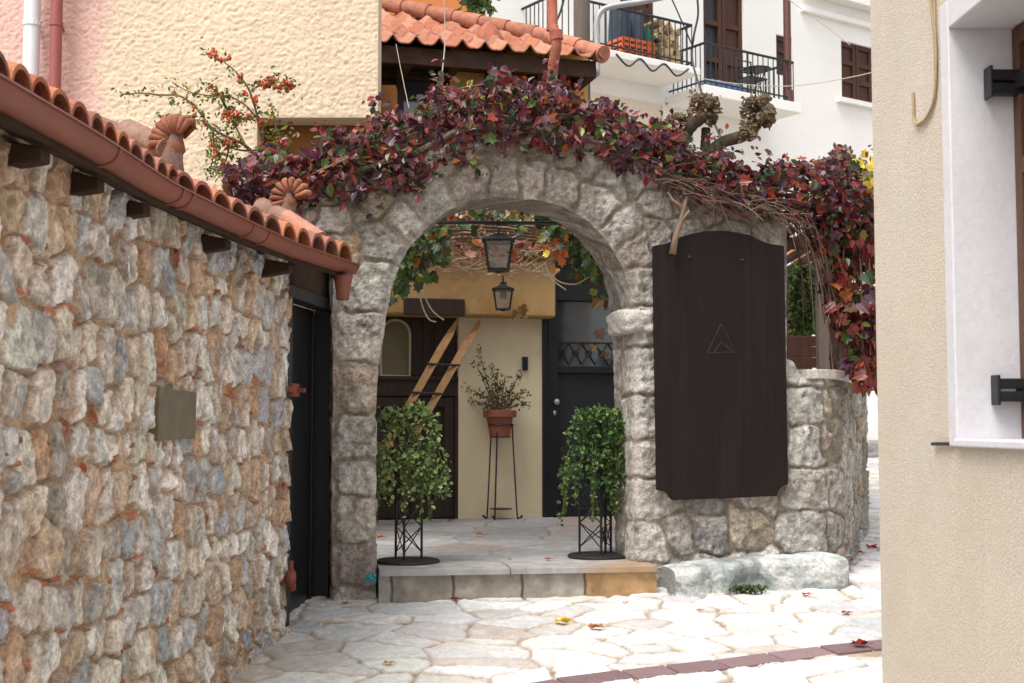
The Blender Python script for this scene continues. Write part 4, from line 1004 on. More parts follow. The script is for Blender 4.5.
mb = MB(); mb.tube([rpt(932.5, 444, .01), rpt(950, 444, .01)], .006, 6); tag(mb.build('shutter_catch', M['iron']), 'short black iron pin beside the white window surround', 'shutter catch')

# ================================================================== far white building
WP = Plane(at(705, 200, 25)[0], 25, 1.45, 1); wu = WP.uv
wb_ = thing('white_building', 'tall whitewashed building with balconies far up behind the vine', 'building', WP.pt(3, 1.1, -1))
wsl = wu(470, 60)[0]; wsr = wu(960, 60)[0]
# openings in the facade (px rectangles)
def wr(x0, y0, x1, y1, pl=WP): a, z1_ = pl.uv(x0, y0); b, _ = pl.uv(x1, y0); z0_ = pl.uv(x0, y1)[1]; return a, b, z0_, z1_
op = {'b1': wr(620, -30, 655, 66), 'b2': wr(703, -20, 744, 96), 'w1': wr(776, 34, 792, 74), 'w2': wr(841, 40, 874, 98)}
mb = MB(); cuts = sorted(op.values()); x = wsl
for (a, b, c_, d_) in cuts:
    mb.pbox(WP, x, a, 0.2, 14, -.5, 0); mb.pbox(WP, a, b, .2, c_, -.5, 0); mb.pbox(WP, a, b, d_, 14, -.5, 0); x = b
mb.pbox(WP, x, wsr + 3, .2, 14, -.5, 0); mb.pbox(WP, wsl, wsr + 3, .2, 14, -8, -.502)
mb.build('wall', M['farwhite'], wb_)
mb = MB(); a, b, c_, d_ = wr(668, -30, 676, 30); mb.pbox(WP, wu(800, 12)[0], wsr, wu(800, 12)[1], wu(800, 12)[1] + .12, 0, .12); mb.pbox(WP, wu(800, -6)[0], wsr, wu(800, -6)[1], wu(800, -6)[1] + .2, 0, .3); mb.build('cornice', M['farwhite'], wb_, bevel=.01)
mb = MB(); a, b, c_, d_ = wr(590, 92, 660, 300); mb.pbox(WP, a - 1, b, c_, d_, 0.002, .02); mb.pbox(WP, wu(661, 92)[0], wu(662, 92)[0], c_, d_, 0, .03); M['warmwhite'] = mat('warm_render', (.72, .64, .54), .9, .06, 1, spec=.2); lab(mb.build('render_panel', M['warmwhite'], wb_), 'warmer cream rendered bay below the left balcony')
def shutters(key, name, n, glassy=False, label=None):
    a, b, c_, d_ = op[key]; mb = MB(); w_ = (b - a) / n
    for k in range(n):
        x0, x1 = a + k * w_ + .01, a + (k + 1) * w_ - .01
        mb.pbox(WP, x0, x0 + .09, c_, d_, -.14, -.06); mb.pbox(WP, x1 - .09, x1, c_, d_, -.14, -.06)
        for j in range(4):
            z = c_ + (d_ - c_ - .1) * j / 3; mb.pbox(WP, x0 + .09, x1 - .09, z, z + .1, -.14, -.06)
        if not glassy or k: mb.pbox(WP, x0 + .09, x1 - .09, c_, d_, -.16, -.11)
    o = mb.build(name, M['brownwood'], wb_, bevel=.01)
    if glassy: mb = MB(); mb.pbox(WP, a, a + w_, c_, d_, -.2, -.165); mb.build('pane', M['glass'], o)
    if label: lab(o, label)
shutters('b1', 'balcony_door', 2, True); shutters('b2', 'balcony_door', 2, True, 'tall brown double door'); shutters('w1', 'window', 1); shutters('w2', 'window', 2, label='closed brown panelled shutters')
mb = MB(); a, b, c_, d_ = wr(836, 99, 880, 102); mb.pbox(WP, a, b, c_, c_ + .1, 0, .12); mb.build('window_sill', M['farwhite'], wb_)
# balconies
BD = 1.0; BP = Plane(*WP.pt(0, 0, BD)[:2], *WP.d); bu = BP.uv
def balcony(x0, x1, ybot, xr, ytop, slab, label, sright=True, ret=True):
    a = bu(x0, 60)[0]; b = bu(x1, 60)[0]; zb_ = bu(xr, ybot)[1]; zt_ = bu(xr, ytop)[1]
    mb = MB(); mb.pbox(BP, a - .1, b + .12, zb_ - slab, zb_ - .0, -BD + .005, .1); bo = lab(mb.build('balcony', M['farwhite'], wb_, bevel=.015), label)
    mb = MB(); mb.tube([BP.pt(a, zt_), BP.pt(b, zt_)], .025, 6); mb.tube([BP.pt(a, zb_ + .1), BP.pt(b, zb_ + .1)], .018, 6); n = int((b - a) / .13)
    for k in range(n + 1):
        x = a + (b - a) * k / n; mb.tube([BP.pt(x, zb_), BP.pt(x, zt_)], .011 if k % 8 else .022, 5)
    for e_ in ((b, ) if ret else ()) + ((a,) if ret else ()):
        mb.tube([BP.pt(e_, zt_), BP.pt(e_, zt_, -BD)], .025, 6); mb.tube([BP.pt(e_, zb_ + .1), BP.pt(e_, zb_ + .1, -BD)], .018, 6)
        for k in range(1, 8): mb.tube([BP.pt(e_, zb_, -BD * k / 8), BP.pt(e_, zt_, -BD * k / 8)], .011, 5)
    mb.build('railing', M['iron'], bo); return a, b, zb_, zt_
ba = balcony(556, 692, 68, 690, 25, .13, 'left balcony cluttered with crates')
bb = balcony(705, 793, 86, 706, 43, .2, 'right balcony with brown post')
# items on the balconies
a, z_ = bu(626, 66, 0)[0], ba[2]
cr = thing('plastic_crate', 'orange plastic crate on the left far balcony', 'crate', BP.pt(a, z_, -.3)); b = bu(658, 66)[0]
mb = MB(); H = .36
for zz in (0.0, .1, .2, .3): mb.pbox(BP, a, b, z_ + zz, z_ + zz + .055, -.10, -.08); mb.pbox(BP, a, b, z_ + zz, z_ + zz + .055, -.52, -.50); mb.pbox(BP, a, a + .02, z_ + zz, z_ + zz + .055, -.5, -.1); mb.pbox(BP, b - .02, b, z_ + zz, z_ + zz + .055, -.5, -.1)
for k in range(6): x = a + (b - a - .03) * k / 5; mb.pbox(BP, x, x + .03, z_, z_ + H, -.105, -.075); mb.pbox(BP, x, x + .03, z_, z_ + H, -.525, -.495)
mb.pbox(BP, a, b, z_, z_ + .02, -.5, -.1); mb.build('lattice_sides', M['orange'], cr)
def lump(name, x0, x1, h, hh, label, cat, col, seed=0, zoff=0, folds=True):
    a, b = bu(x0, 50)[0], bu(x1, 50)[0]; mb = MB(); n = 26
    U, W = np.meshgrid(np.linspace(0, 2 * math.pi, 40), np.linspace(0, 1, 14), indexing='ij')
    f = fbm(U * 3, W * 2, 3, seed); r = (1 - .25 * W ** 3) * (1 + .12 * f) * (1 + .05 * np.sin(U * 9))
    S = (a + b) / 2 + np.cos(U) * (b - a) / 2 * r; Hh = h + np.sin(U) * .22 * r; Z = ba[2] + zoff + W * hh * (1 + .1 * f)
    mb.add(BP.map(S, Z, Hh).reshape(-1, 3), gridF(40, 14), np.array(col)); mb.add(BP.map(S[:, -1], Z[:, -1], Hh[:, -1]), [tuple(range(40))], np.array(col))
    tag(mb.build(name, M['cloth'], smooth=True), label, cat)
lump('covered_bundle', 626, 642, -.42, 1.02, 'tall blue grey covered bundle on the left far balcony', 'bundle', (.025, .04, .06), 1, .0)
lump('covered_bundle', 643, 656, -.42, .95, 'shorter grey blue covered bundle beside the green cloth', 'bundle', (.035, .055, .08), 5, .0)
lump('green_cloth', 655, 667, -.5, .72, 'dark green cloth heap on the left far balcony', 'cloth', (.02, .12, .08), 3)
mb = MB(); wr_ = random.Random(2)
for k in range(46):
    x = bu(666 + wr_.uniform(0, 20), 50)[0]; z = ba[2] + .05 + .14 * (k // 7) * .9; mb.tube([BP.pt(x, z, -.75), BP.pt(x + wr_.uniform(-.05, .05), z + wr_.uniform(-.04, .04), -.18)], wr_.uniform(.05, .09), 7, np.array((.42, .31, .18)) * wr_.uniform(.3, 1.25))
tag(mb.build('firewood_pile', M['twig']), 'stack of cut firewood at the right end of the left far balcony', 'firewood')
mb = MB(); V = smooth_pts([bu_ for bu_ in [BP.pt(bu(612 + 12 * k, 66)[0], ba[2] - .02 - (.22 if k % 2 else .05), .12) for k in range(7)]], 60); mb.tube(V, .018, 5); tag(mb.build('light_string', M['blackcable']), 'dark cable looped along the front edge of the left far balcony', 'cable')
# metal garden chair and table on the right balcony
ch = thing('garden_chair', 'thin black metal chair on the right far balcony', 'chair', BP.pt(bu(765, 90)[0], bb[2], -.45)); c0 = bu(760, 90)[0]; zf_ = bb[2]
mb = MB()
for dx in (0, .42):
    for dh in (-.25, -.65): mb.tube([BP.pt(c0 + dx, zf_, dh), BP.pt(c0 + dx, zf_ + (.45 if dh > -.5 else .9), dh)], .016, 5)
mb.build('frame', M['iron'], ch); mb = MB(); mb.pbox(BP, c0 - .02, c0 + .44, zf_ + .44, zf_ + .47, -.67, -.23); mb.build('seat', M['iron'], ch)
mb = MB(); [mb.tube([BP.pt(c0, zf_ + z, -.65), BP.pt(c0 + .42, zf_ + z, -.65)], .014, 5) for z in (.55, .65, .75, .88)]; mb.build('backrest', M['iron'], ch)
tb = thing('garden_table', 'small round black metal table on the right far balcony', 'table', BP.pt(bu(775, 90)[0], bb[2], -.5)); c_ = BP.pt(bu(776, 90)[0], zf_, -.5)
mb = MB(); mb.lathe(c_, [(.27, .70), (.28, .72)], 18); mb.build('table_top', M['iron'], tb)
for k in range(3): t = 2.1 * k; mb = MB(); mb.tube([c_ + (.2 * math.cos(t), .2 * math.sin(t), 0), c_ + (.04 * math.cos(t), .04 * math.sin(t), .4), c_ + (.18 * math.cos(t), .18 * math.sin(t), .7)], .014, 5); mb.build('leg', M['iron'], tb)
lump_a = bu(722, 80)[0]; mb = MB()
for k in range(5): mb.blob(BP.pt(lump_a + .2 * k, bb[2] + .12 + .03 * (k % 2), -.35), (.2, .2, .13), np.array((.08, .15, .28)) * (1 + .3 * (k % 2)), n=10, m=7, seed=k)
tag(mb.build('folded_blanket', M['cloth'], smooth=True), 'crumpled blue blanket on the floor of the right far balcony', 'blanket')
mb = MB(); q = BP.pt(bu(789.5, 60)[0], bb[2] - .15, -.05); mb.tube([q, q + (0, 0, 4.5)], .075, 8); mb.tube([q + (0, 0, .05), q + (0, 0, .4)], .10, 8); M['postpaint'] = mat('brown_post_paint', (.10, .035, .03), .6, .1, 5); tag(mb.build('balcony_post', M['postpaint']), 'brown post rising through the corner of the right far balcony', 'post')
# utility pole and lamp arm
pb = at(582, 95, 13.2); mb = MB(); mb.tube([(pb[0], 13.2, .9), (pb[0], 13.2, 9)], .088, 10); up = thing('utility_pole', 'grey weathered wooden pole behind the tiled eave', 'pole', (pb[0], 13.2, .95)); mb.build('shaft', M['post'], up, smooth=True)
mb = MB(); P = [at(597, 75, 13.0), at(597, 45, 13.0), at(596.5, 24, 13.0), at(600, 13, 13.0), at(608, 7.5, 13.0), at(625, 4, 13), at(640, 2, 13), at(668, -4, 13)]; mb.tube(smooth_pts(P, 30), .032, 8); mb.tube([(pb[0], 13.2, P[0][2]), P[0]], .02); mb.tube([(pb[0], 13.2, P[1][2]), P[1]], .02); mb.build('bent_pipe', M['steel'], up, smooth=True)
# wires
def wire(P, r, label, m='blackcable', sag=0):
    mb = MB(); V = smooth_pts(P, 40); t = np.linspace(0, 1, 40); V[:, 2] -= sag * 4 * t * (1 - t); mb.tube(V, r, 5); tag(mb.build('overhead_wire', M[m]), label, 'wire')
wire([at(442, -40, 9.5), at(444, 0, 9.5), at(445, 40, 9.5), at(442, 74, 9.4)], .0045, 'pale wire dropping past the red tiled eave into the vine', 'cable')
wire([at(396, 44, 10.5), at(402, 75, 10.4), at(409, 108, 10.2)], .003, 'thin pale wire dropping in front of the yellow house window', 'cable')
wire([at(700, 78, 15), at(790, 82, 15.5), at(885, 69, 16)], .006, 'long pale wire crossing the white facade below the balconies', 'cable', .05)
wire([at(786, -2, 17), at(820, 22, 17), at(850, 45, 17)], .006, 'thin pale wire slanting down from the roof corner to the shuttered window', 'cable')
wire([at(697, -5, 14), at(698, 15, 14), at(694, 35, 14), at(692, 58, 14), at(699, 85, 13), at(712, 118, 12), at(722, 140, 11)], .012, 'black cable running down beside the left balcony to the pollarded tree')
wire([at(566, -10, 12.8), at(561, 10, 12.8), at(556, 22, 12.8)], .012, 'short black cable behind the brick red downpipe')
wire([at(670, -5, 14.5), at(682, 22, 14.5), at(692, 45, 14.5)], .009, 'thin dark wire slanting over the left balcony')

# ================================================================== garden behind the low wall
def post(px, y0, y1, Y, w, label, extra=True):
    a = at(px, y0, Y); b = at(px, y1, Y); mb = MB(); mb.box(a[0] - w / 2, a[0] + w / 2, Y - w / 2, Y + w / 2, .75, a[2]); return mb
pg = thing('pergola', 'dark grey timber pergola post and beam behind the low wall', 'pergola', (at(822, 300, 10.6)[0], 10.6, .78))
post(822, 222, 400, 10.3, .105, '').build('post', M['post'], pg, bevel=.008)
mb = MB(); z = at(800, 252, 10.6)[2]; mb.box(1.9, 3.6, 10.36, 10.46, z - .0, z + .09); mb.build('beam', M['eavewood'], pg, bevel=.006)
mb = MB(); z = at(800, 243, 10.6)[2]
for k in range(9): x = 2.0 + k * .18; mb.box(x, x + .06, 10.2, 13.0, z + .025, z + .075)
mb.build('rafters', M['eavewood'], pg)
mb = MB(); a = at(788, 368, 10.6); b = at(818, 336, 10.6)
for k in range(3): z0_ = a[2] + (b[2] - a[2]) * k / 3; mb.box(a[0] - .35, b[0] + .3, 10.58, 10.6, z0_ + .001, z0_ + (b[2] - a[2]) / 3 - .001)
for x in (a[0] - .35, b[0] + .22): mb.box(x, x + .08, 10.6, 10.66, .8, b[2])
tag(mb.build('board_fence', M['brownwood'], bevel=.004), 'short reddish brown board fence behind the low wall', 'fence')
mb = MB(); gr_ = random.Random(6); P = []
for k in range(1500):
    P.append(at(791 + gr_.uniform(0, 24), 264 + gr_.random() * 68, 11.0 + gr_.uniform(-.25, .25)))
leaves(mb, np.array(P), .05, [(DGREEN, 5), (GREEN, 4), (YGREEN, 1)], 2, spread=.8); ivy = thing('hanging_plant', 'green leafy plant hanging under the pergola beside the post', 'plant', at(803, 332, 11.0)); mb.build('foliage', M['leafgreen'], ivy)
mb = MB()
for k in range(12): x = 792 + 2 * k; mb.tube([at(x, 252, 11.0), at(x + gr_.uniform(-3, 3), 330, 11.0)], .005, 5, (.12, .08, .05))
mb.build('stem', M['twig'], ivy)
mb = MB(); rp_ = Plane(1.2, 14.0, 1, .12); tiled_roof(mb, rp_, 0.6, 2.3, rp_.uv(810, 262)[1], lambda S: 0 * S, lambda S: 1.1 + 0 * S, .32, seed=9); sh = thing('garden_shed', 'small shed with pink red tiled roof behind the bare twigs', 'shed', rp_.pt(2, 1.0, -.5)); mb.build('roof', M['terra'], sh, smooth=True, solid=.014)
mb = MB(); mb.pbox(rp_, .8, 2.2, .8, rp_.uv(810, 262)[1] - .02, -1.0, -.25); mb.build('wall', M['brownwood'], sh)
gw = thing('garden_wall', 'white rendered wall at the far bend of the street', 'wall', (5, 16.3, 1.1)); a = at(850, 455, 16.3); b = at(960, 384, 16.3)
mb = MB(); mb.box(a[0] - .5, b[0], 16.3, 16.55, 1.0, b[2]); mb.build('render', M['farwhite'], gw, bevel=.02)
mb = MB(); rock(mb, Plane(at(865, 455, 16.1)[0], 16.1, 1, 0), -.15, .35, 1.18, 1.42, -.2, .1, (.34, .33, .31), 6); rock(mb, Plane(at(865, 455, 16.1)[0], 16.1, 1, 0), .4, 1.1, 1.18, 1.45, -.2, .1, (.4, .38, .35), 8); mb.build('footing', M['stone'], gw, smooth=True)

# ================================================================== pollarded trees
def limb(mb, P, r, seed=0): mb.tube(smooth_pts(P, 24), r, 12, (.12, .09, .07), noise=.09, seed=seed)
def knob(mb, c, r, seed, up=(0, 0, 1)):
    q = random.Random(seed)
    for k in range(11): mb.blob(np.array(c) + [q.uniform(-.7, .7) * r, q.uniform(-.6, .6) * r, q.uniform(-.75, .75) * r], r * q.uniform(.3, .55), np.array((.13, .095, .065)) * q.uniform(.7, 1.3), noise=.3, seed=seed + k)
    for k in range(110):
        d = np.array([q.gauss(0, 1), q.gauss(0, 1), q.gauss(.3, 1)]); d /= np.linalg.norm(d); e = np.array(c) + d * r * q.uniform(.8, 1.0)
        mb.tube([e, e + d * r * q.uniform(.12, .38)], [.012, .007], 4, np.array((.22, .15, .09)) * q.uniform(.4, 1.4))
    V = np.array([np.array(c) + r * 1.0 * np.array([q.uniform(-1, 1), q.uniform(-1, 1), q.uniform(-.8, 1)]) for _ in range(90)])
    leaves(mb, V, .045, [((.28, .21, .12), 3), ((.15, .10, .06), 3)], seed, droop=0)
pt1 = thing('pollarded_tree', 'pollarded plane tree with stubby knobbed limbs above the vine', 'tree', (at(690, 200, 10.4)[0], 10.4, .78))
mb = MB(); b0 = at(686, 230, 10.4); mb.tube([(b0[0], 10.4, .7), (b0[0] - .02, 10.4, 1.6), b0, at(684, 195, 10.4)], [.17, .15, .14, .12], 14, (.12, .09, .07), noise=.06); mb.build('trunk', M['bark'], pt1, smooth=True)
mb = MB(); Y = 10.4
limb(mb, [at(684, 195, Y), at(678, 165, Y), at(682, 138, Y), at(692, 124, Y - .1), at(704, 115, Y - .15)], [.09, .075, .065, .06, .055], 2)
limb(mb, [at(688, 195, Y), at(704, 160, Y), at(722, 143, Y), at(742, 136, Y), at(754, 126, Y), at(757, 116, Y)], [.09, .06, .05, .05, .055, .055], 3)
limb(mb, [at(680, 150, Y), at(676, 130, Y)], [.06, .06], 4); limb(mb, [at(705, 150, Y), at(706, 128, Y)], [.04, .035], 5)
mb.build('limbs', M['bark'], pt1, smooth=True)
for k, (x, y, r) in enumerate(((704, 110, .12), (676, 124, .075), (757, 113, .125), (748, 132, .06))): mb = MB(); knob(mb, at(x, y, 10.3), r, k + 3); mb.build('knob', M['twig'], pt1)
pt2 = thing('pollarded_tree', 'gnarled pollarded tree stump rising out of the vine by the yellow leaves', 'tree', (at(838, 300, 9.6)[0], 9.6, .72))
mb = MB(); mb.tube([(at(832, 300, 10.6)[0], 10.6, .7), at(834, 260, 10.6), at(836, 205, 10.6), at(838, 180, 10.5)], [.15, .12, .11, .12], 12, (.12, .09, .07), noise=.08); mb.build('trunk', M['bark'], pt2, smooth=True)
mb = MB(); limb(mb, [at(838, 182, 10.5), at(834, 176, 10.4), at(826, 172, 10.4)], [.10, .09, .08]); limb(mb, [at(838, 182, 10.5), at(842, 165, 10.4), at(843, 156, 10.4)], [.09, .06, .06]); mb.build('limbs', M['bark'], pt2, smooth=True)
for k, (x, y, r) in enumerate(((826, 172, .10), (843, 157, .08), (838, 182, .11))): mb = MB(); knob(mb, at(x, y, 10.4), r, k + 31); mb.build('knob', M['twig'], pt2)

# ================================================================== creeper over the gateway
vr = random.Random(77)
vx = [226, 245, 270, 300, 340, 380, 410, 440, 465, 490, 520, 550, 585, 620, 660, 700, 740, 780, 820, 850, 880]
vt = [172, 160, 152, 146, 131, 122, 108, 88, 78, 76, 82, 84, 90, 108, 128, 150, 158, 166, 166, 160, 168]
vb = [192, 202, 206, 202, 202, 186, 188, 170, 162, 152, 146, 146, 156, 166, 182, 198, 208, 214, 220, 226, 225]
def vpt(px, py, h):
    s_, z_ = AP.uv(px, py, h); return AP.pt(s_, z_, h)
def band_pts(n, x0=226, x1=880, k=1.0, seed=0):
    r = random.Random(seed); P = []
    clumps = [(r.uniform(x0, x1), r.random(), r.uniform(10, 26)) for _ in range(150)]
    while len(P) < n:
        if r.random() < .42: c = clumps[r.randrange(150)]; x = c[0] + r.gauss(0, c[2] * .6); v = c[1] + r.gauss(0, .14)
        else: x = r.uniform(x0, x1); v = r.random()
        if not (x0 <= x <= x1): continue
        t, b = np.interp(x, vx, vt), np.interp(x, vx, vb)
        if v < -.12 or v > 1.1: continue
        v = .5 + (v - .5) * k
        wob = 6 * math.sin(x * .11) + 5 * math.sin(x * .043 + 1)
        depth = r.uniform(-.42, .16) * (1 - abs(v - .5) * .9)
        P.append(vpt(x, t + wob * (v < .5) * (1 - v) + (b - t) * v, depth))
    return np.array(P)
vn = thing('creeper_vine', 'dense red and purple creeper sprawling over the top of the arched gateway', 'vine', AP.pt(1.2, EZ + 1.2))
mb = MB(); leaves(mb, band_pts(3300, seed=1), .072, VINE, 11, aim=(.1, -.8, .5), spread=.8, droop=.7, wid=.5); leaves(mb, band_pts(2100, seed=2), .060, VINE, 12, aim=(.1, -.8, .5), spread=.7, droop=.6, grape=True); leaves(mb, band_pts(2600, seed=5), .042, VINE, 13, aim=(.1, -.8, .5), spread=.9, droop=.5); mb.build('leaves', M['leafred'], vn)
mb = MB(); Pn = []
for k in range(60):      # shoots that stick out of the mass
    x = vr.uniform(230, 870); t = np.interp(x, vx, vt); up = vr.random() < .55; y = t if up else np.interp(x, vx, vb)
    p = vpt(x, y, vr.uniform(-.1, .15)); d = np.array([vr.uniform(-.6, .6), vr.uniform(-.3, .1), (1 if up else -1) * vr.uniform(.4, 1)]); d /= np.linalg.norm(d); L_ = vr.uniform(.06, .17)
    for j in range(vr.randint(3, 8)): Pn.append(p + d * L_ * j / 5 + np.array([vr.gauss(0, .015) for _ in range(3)]))
leaves(mb, np.array(Pn), .05, VINE, 19, aim=(.1, -.8, .4), spread=.8); mb.build('leaves', M['leafred'], vn)
mb = MB()
for k in range(46):
    x = vr.uniform(235, 850); P = []; v = vr.uniform(.2, .9); h = vr.uniform(-.25, .08)
    for j in range(8):
        xx = x + j * vr.uniform(9, 16); v = min(1.02, max(.1, v + vr.uniform(-.14, .14))); h += vr.uniform(-.04, .04)
        if xx > 870: break
        P.append(vpt(xx, np.interp(xx, vx, vt) * (1 - v) + np.interp(xx, vx, vb) * v, h))
    if len(P) > 3: mb.tube(smooth_pts(P, 24), vr.uniform(.004, .010), 5, np.array((.20, .13, .085)) * vr.uniform(.6, 1.3))
mb.tube(smooth_pts([vpt(x, y, .03) for x, y in ((300, 196), (350, 174), (420, 150), (470, 128), (540, 130), (600, 144), (660, 170), (720, 192), (790, 204))], 60), [.014, .02, .015, .018], 9, (.17, .12, .09), noise=.12)
mb.build('stems', M['twig'], vn)
# dry twigs of the underside, right half
mb = MB()
for k in range(150):
    x = vr.uniform(655, 785); b = np.interp(x, vx, vb); p = [vpt(x, b + vr.uniform(-14, 4), vr.uniform(-.1, .2))]; d = np.array([vr.uniform(.2, 1), vr.uniform(-.3, .3), vr.uniform(-.3, .2)])
    for j in range(5): d = d + np.array([vr.uniform(-.2, .2), vr.uniform(-.3, .3), vr.uniform(-.28, .12)]); p.append(p[-1] + d / np.linalg.norm(d) * .06)
    mb.tube(smooth_pts(p, 10), [.004, .002], 4, np.array((.15, .095, .07)) * vr.uniform(.4, 1.5))
mb.build('dry_twigs', M['twig'], vn)
# curtain hanging at the right
cv = thing('creeper_vine', 'crimson leaved creeper curtain hanging over the low wall beside the beige house', 'vine', at(850, 380, 8.6))
def cur_edge(y): return np.interp(y, [180, 205, 230, 260, 300, 330, 360, 392], [800, 808, 822, 826, 832, 838, 842, 862])
P = []; cl = [(vr.uniform(0, 1), vr.uniform(200, 385), vr.uniform(5, 12)) for _ in range(46)]
while len(P) < 2100:
    c = cl[vr.randrange(46)]; y = c[1] + vr.gauss(0, c[2]); 
    if vr.random() < .22: y = vr.uniform(190, 388); fx = vr.random()
    else: fx = c[0] + vr.gauss(0, .12)
    if not (185 < y < 390) or not (-.1 < fx < 1.25): continue
    e_ = cur_edge(y); x = e_ + (886 - e_) * fx; P.append(at(x, y, vr.uniform(8.3, 8.9)))
mb = MB(); leaves(mb, np.array(P[:950]), .07, VINERED, 23, aim=(0, -.9, .25), spread=.7, droop=.9, wid=.5); leaves(mb, np.array(P[1200:1800]), .085, VINERED, 24, aim=(0, -.9, .25), spread=.6, droop=.9, grape=True); mb.build('leaves', M['leafred'], cv)
mb = MB()
for k in range(26):
    x = vr.uniform(822, 872); y0 = vr.uniform(190, 240); y1 = vr.uniform(300, 385); Y = vr.uniform(8.3, 8.9)
    mb.tube(smooth_pts([at(x + vr.uniform(-5, 5), y0 + (y1 - y0) * t, Y + vr.uniform(-.05, .05)) for t in (0, .25, .5, .75, 1)], 20), vr.uniform(.003, .008), 5, np.array((.16, .09, .07)) * vr.uniform(.5, 1.3))
mb.build('stems', M['twig'], cv)
mb = MB()
for k in range(60):
    x0 = vr.uniform(783, 815); y0 = vr.uniform(188, 225); Y = vr.uniform(8.2, 8.8); dx = vr.uniform(6, 55); dy = vr.uniform(25, 120)
    mb.tube(smooth_pts([at(x0, y0, Y), at(x0 + dx * .35, y0 + dy * .2, Y), at(x0 + dx * .75, y0 + dy * .55, Y), at(x0 + dx, y0 + dy, Y)], 14), [.0042, .0022], 4, np.array((.14, .08, .065)) * vr.uniform(.4, 1.5))
mb.build('dry_twigs', M['twig'], cv)
mb = MB(); P = np.array([at(vr.gauss(866, 4.5), vr.choice((168, 182, 190)) + vr.gauss(0, 7), 8.35 + vr.uniform(0, .2)) for _ in range(60)]); leaves(mb, P, .085, [(YELLOW, 4), ((.7, .55, .06), 3), (YGREEN, .6)], 3, aim=(0, -1, .1), spread=.4, grape=True); lab(mb.build('yellow_leaves', M['leafgreen'], cv), 'cluster of bright yellow leaves')

# berry bush
bbx = thing('berry_bush', 'firethorn shrub with orange berries leaning before the cream plaster wall', 'shrub', at(266, 200, 8.3))
br = [[(268, 205), (264, 160), (262, 140), (257, 115), (249, 90), (236, 72), (218, 58), (206, 52)],
      [(264, 165), (246, 146), (230, 138), (212, 128), (196, 108), (180, 96), (160, 95), (140, 93), (122, 95)],
      [(250, 92), (262, 84), (276, 82), (294, 86)], [(258, 120), (245, 105), (228, 96), (212, 96), (190, 92), (172, 82)],
      [(262, 150), (240, 150), (220, 140), (204, 122), (190, 120), (160, 118)], [(270, 170), (277, 150), (276, 128), (272, 108)], [(246, 146), (232, 120), (222, 100), (208, 84)], [(230, 138), (226, 160), (214, 178)], [(212, 128), (214, 150), (210, 172)],
      [(257, 115), (240, 118), (226, 112)], [(266, 168), (284, 150), (282, 138)]]
mb = MB(); LP = []; BPn = []
for k, b_ in enumerate(br):
    V = smooth_pts([at(x, y, 8.3 + .06 * math.sin(k * 2 + i)) for i, (x, y) in enumerate(b_)], 30); mb.tube(V, [.012 if k < 2 else .007, .003], 6, (.14, .08, .05))
    for i, p in enumerate(V):
        if i > 4:
            for _ in range(4): LP.append(p + np.array([vr.gauss(0, .03) for _ in range(3)]))
            if vr.random() < (.55 if k in (0, 2) and i > 10 else .22):
                c = p + np.array([vr.gauss(0, .015) for _ in range(3)])
                BPn.append([c + np.array([max(-.017, min(.017, vr.gauss(0, .009))) for _ in range(3)]) for _ in range(9 if k in (0, 2) else 5)])
mb.build('stem', M['twig'], bbx); mb = MB(); leaves(mb, np.array(LP), .034, [(GREEN, 4), (YGREEN, 3), (DGREEN, 2), ((.3, .28, .09), 1)], 8, spread=1, droop=.1, wid=.45); mb.build('leaves', M['leafgreen'], bbx)
for cl_ in BPn[:95]:
    mb = MB()
    for p in cl_: mb.tube([sum(cl_) / len(cl_), p], .003, 4, (.14, .08, .04)); mb.blob(p, .0105, np.array((.58, .10, .03)) * vr.uniform(.6, 1.25), n=6, m=4, noise=0)
    mb.build('berry_cluster', M['berry'], bbx, smooth=True)
rb = thing('roof_garden_plant', 'small green plant on the top floor terrace above the tiled roof', 'plant', at(478, 14, 15)); mb = MB(); P = np.array([at(vr.gauss(478, 7), vr.uniform(-12, 14), 15 + vr.uniform(-.2, .2)) for _ in range(240)]); leaves(mb, P, .09, [(GREEN, 4), (DGREEN, 3)], 4); mb.build('foliage', M['leafgreen'], rb)
mb = MB(); mb.tube([at(478, 16, 15), at(479, -5, 15)], .02, 6, (.12, .08, .05)); mb.build('stem', M['twig'], rb)
mb = MB(); a = at(400, 12, 15.6); b = at(484, -30, 15.6); mb.box(a[0] - 1, b[0], 15.6, 16.4, 1.2, b[2]); M['orangewall'] = mat('orange_render', (.52, .17, .05), .9, .1, 2); tag(mb.build('orange_parapet', M['orangewall']), 'orange rendered parapet peeping over the tiled roof', 'parapet')

# ================================================================== courtyard vine, lanterns, skis, plants
iv = thing('courtyard_vine', 'green and orange grape vine trained under the arch around the lantern', 'vine', at(500, 240, 9.0))
def cloud(n, x0, x1, y0, y1, Ya, Yb, seed, shape=None):
    r = random.Random(seed); P = []
    while len(P) < n:
        x, y = r.uniform(x0, x1), r.uniform(y0, y1)
        if shape and not shape(x, y, r): continue
        P.append(at(x, y, r.uniform(Ya, Yb)))
    return np.array(P)
GV = [(DGREEN, 7), (GREEN, 3), (YGREEN, .6), (ORANGE, .7), (BROWN, .8)]
OV = [(ORANGE, 4), (RED, 3), (PINK, 2), (GREEN, 1.5), (BROWN, 2), ((.5, .28, .2), 3)]
mb = MB(); leaves(mb, cloud(420, 386, 447, 205, 300, 8.6, 9.4, 1, lambda x, y, r: y < 300 - (x - 386) * .75 + r.gauss(0, 8)), .068, GV, 1, grape=True, spread=.6, droop=1)
leaves(mb, cloud(460, 536, 612, 205, 300, 8.7, 9.5, 2, lambda x, y, r: y < 225 + (x - 540) * 1.05 + r.gauss(0, 8)), .066, GV, 2, grape=True, spread=.6, droop=1)
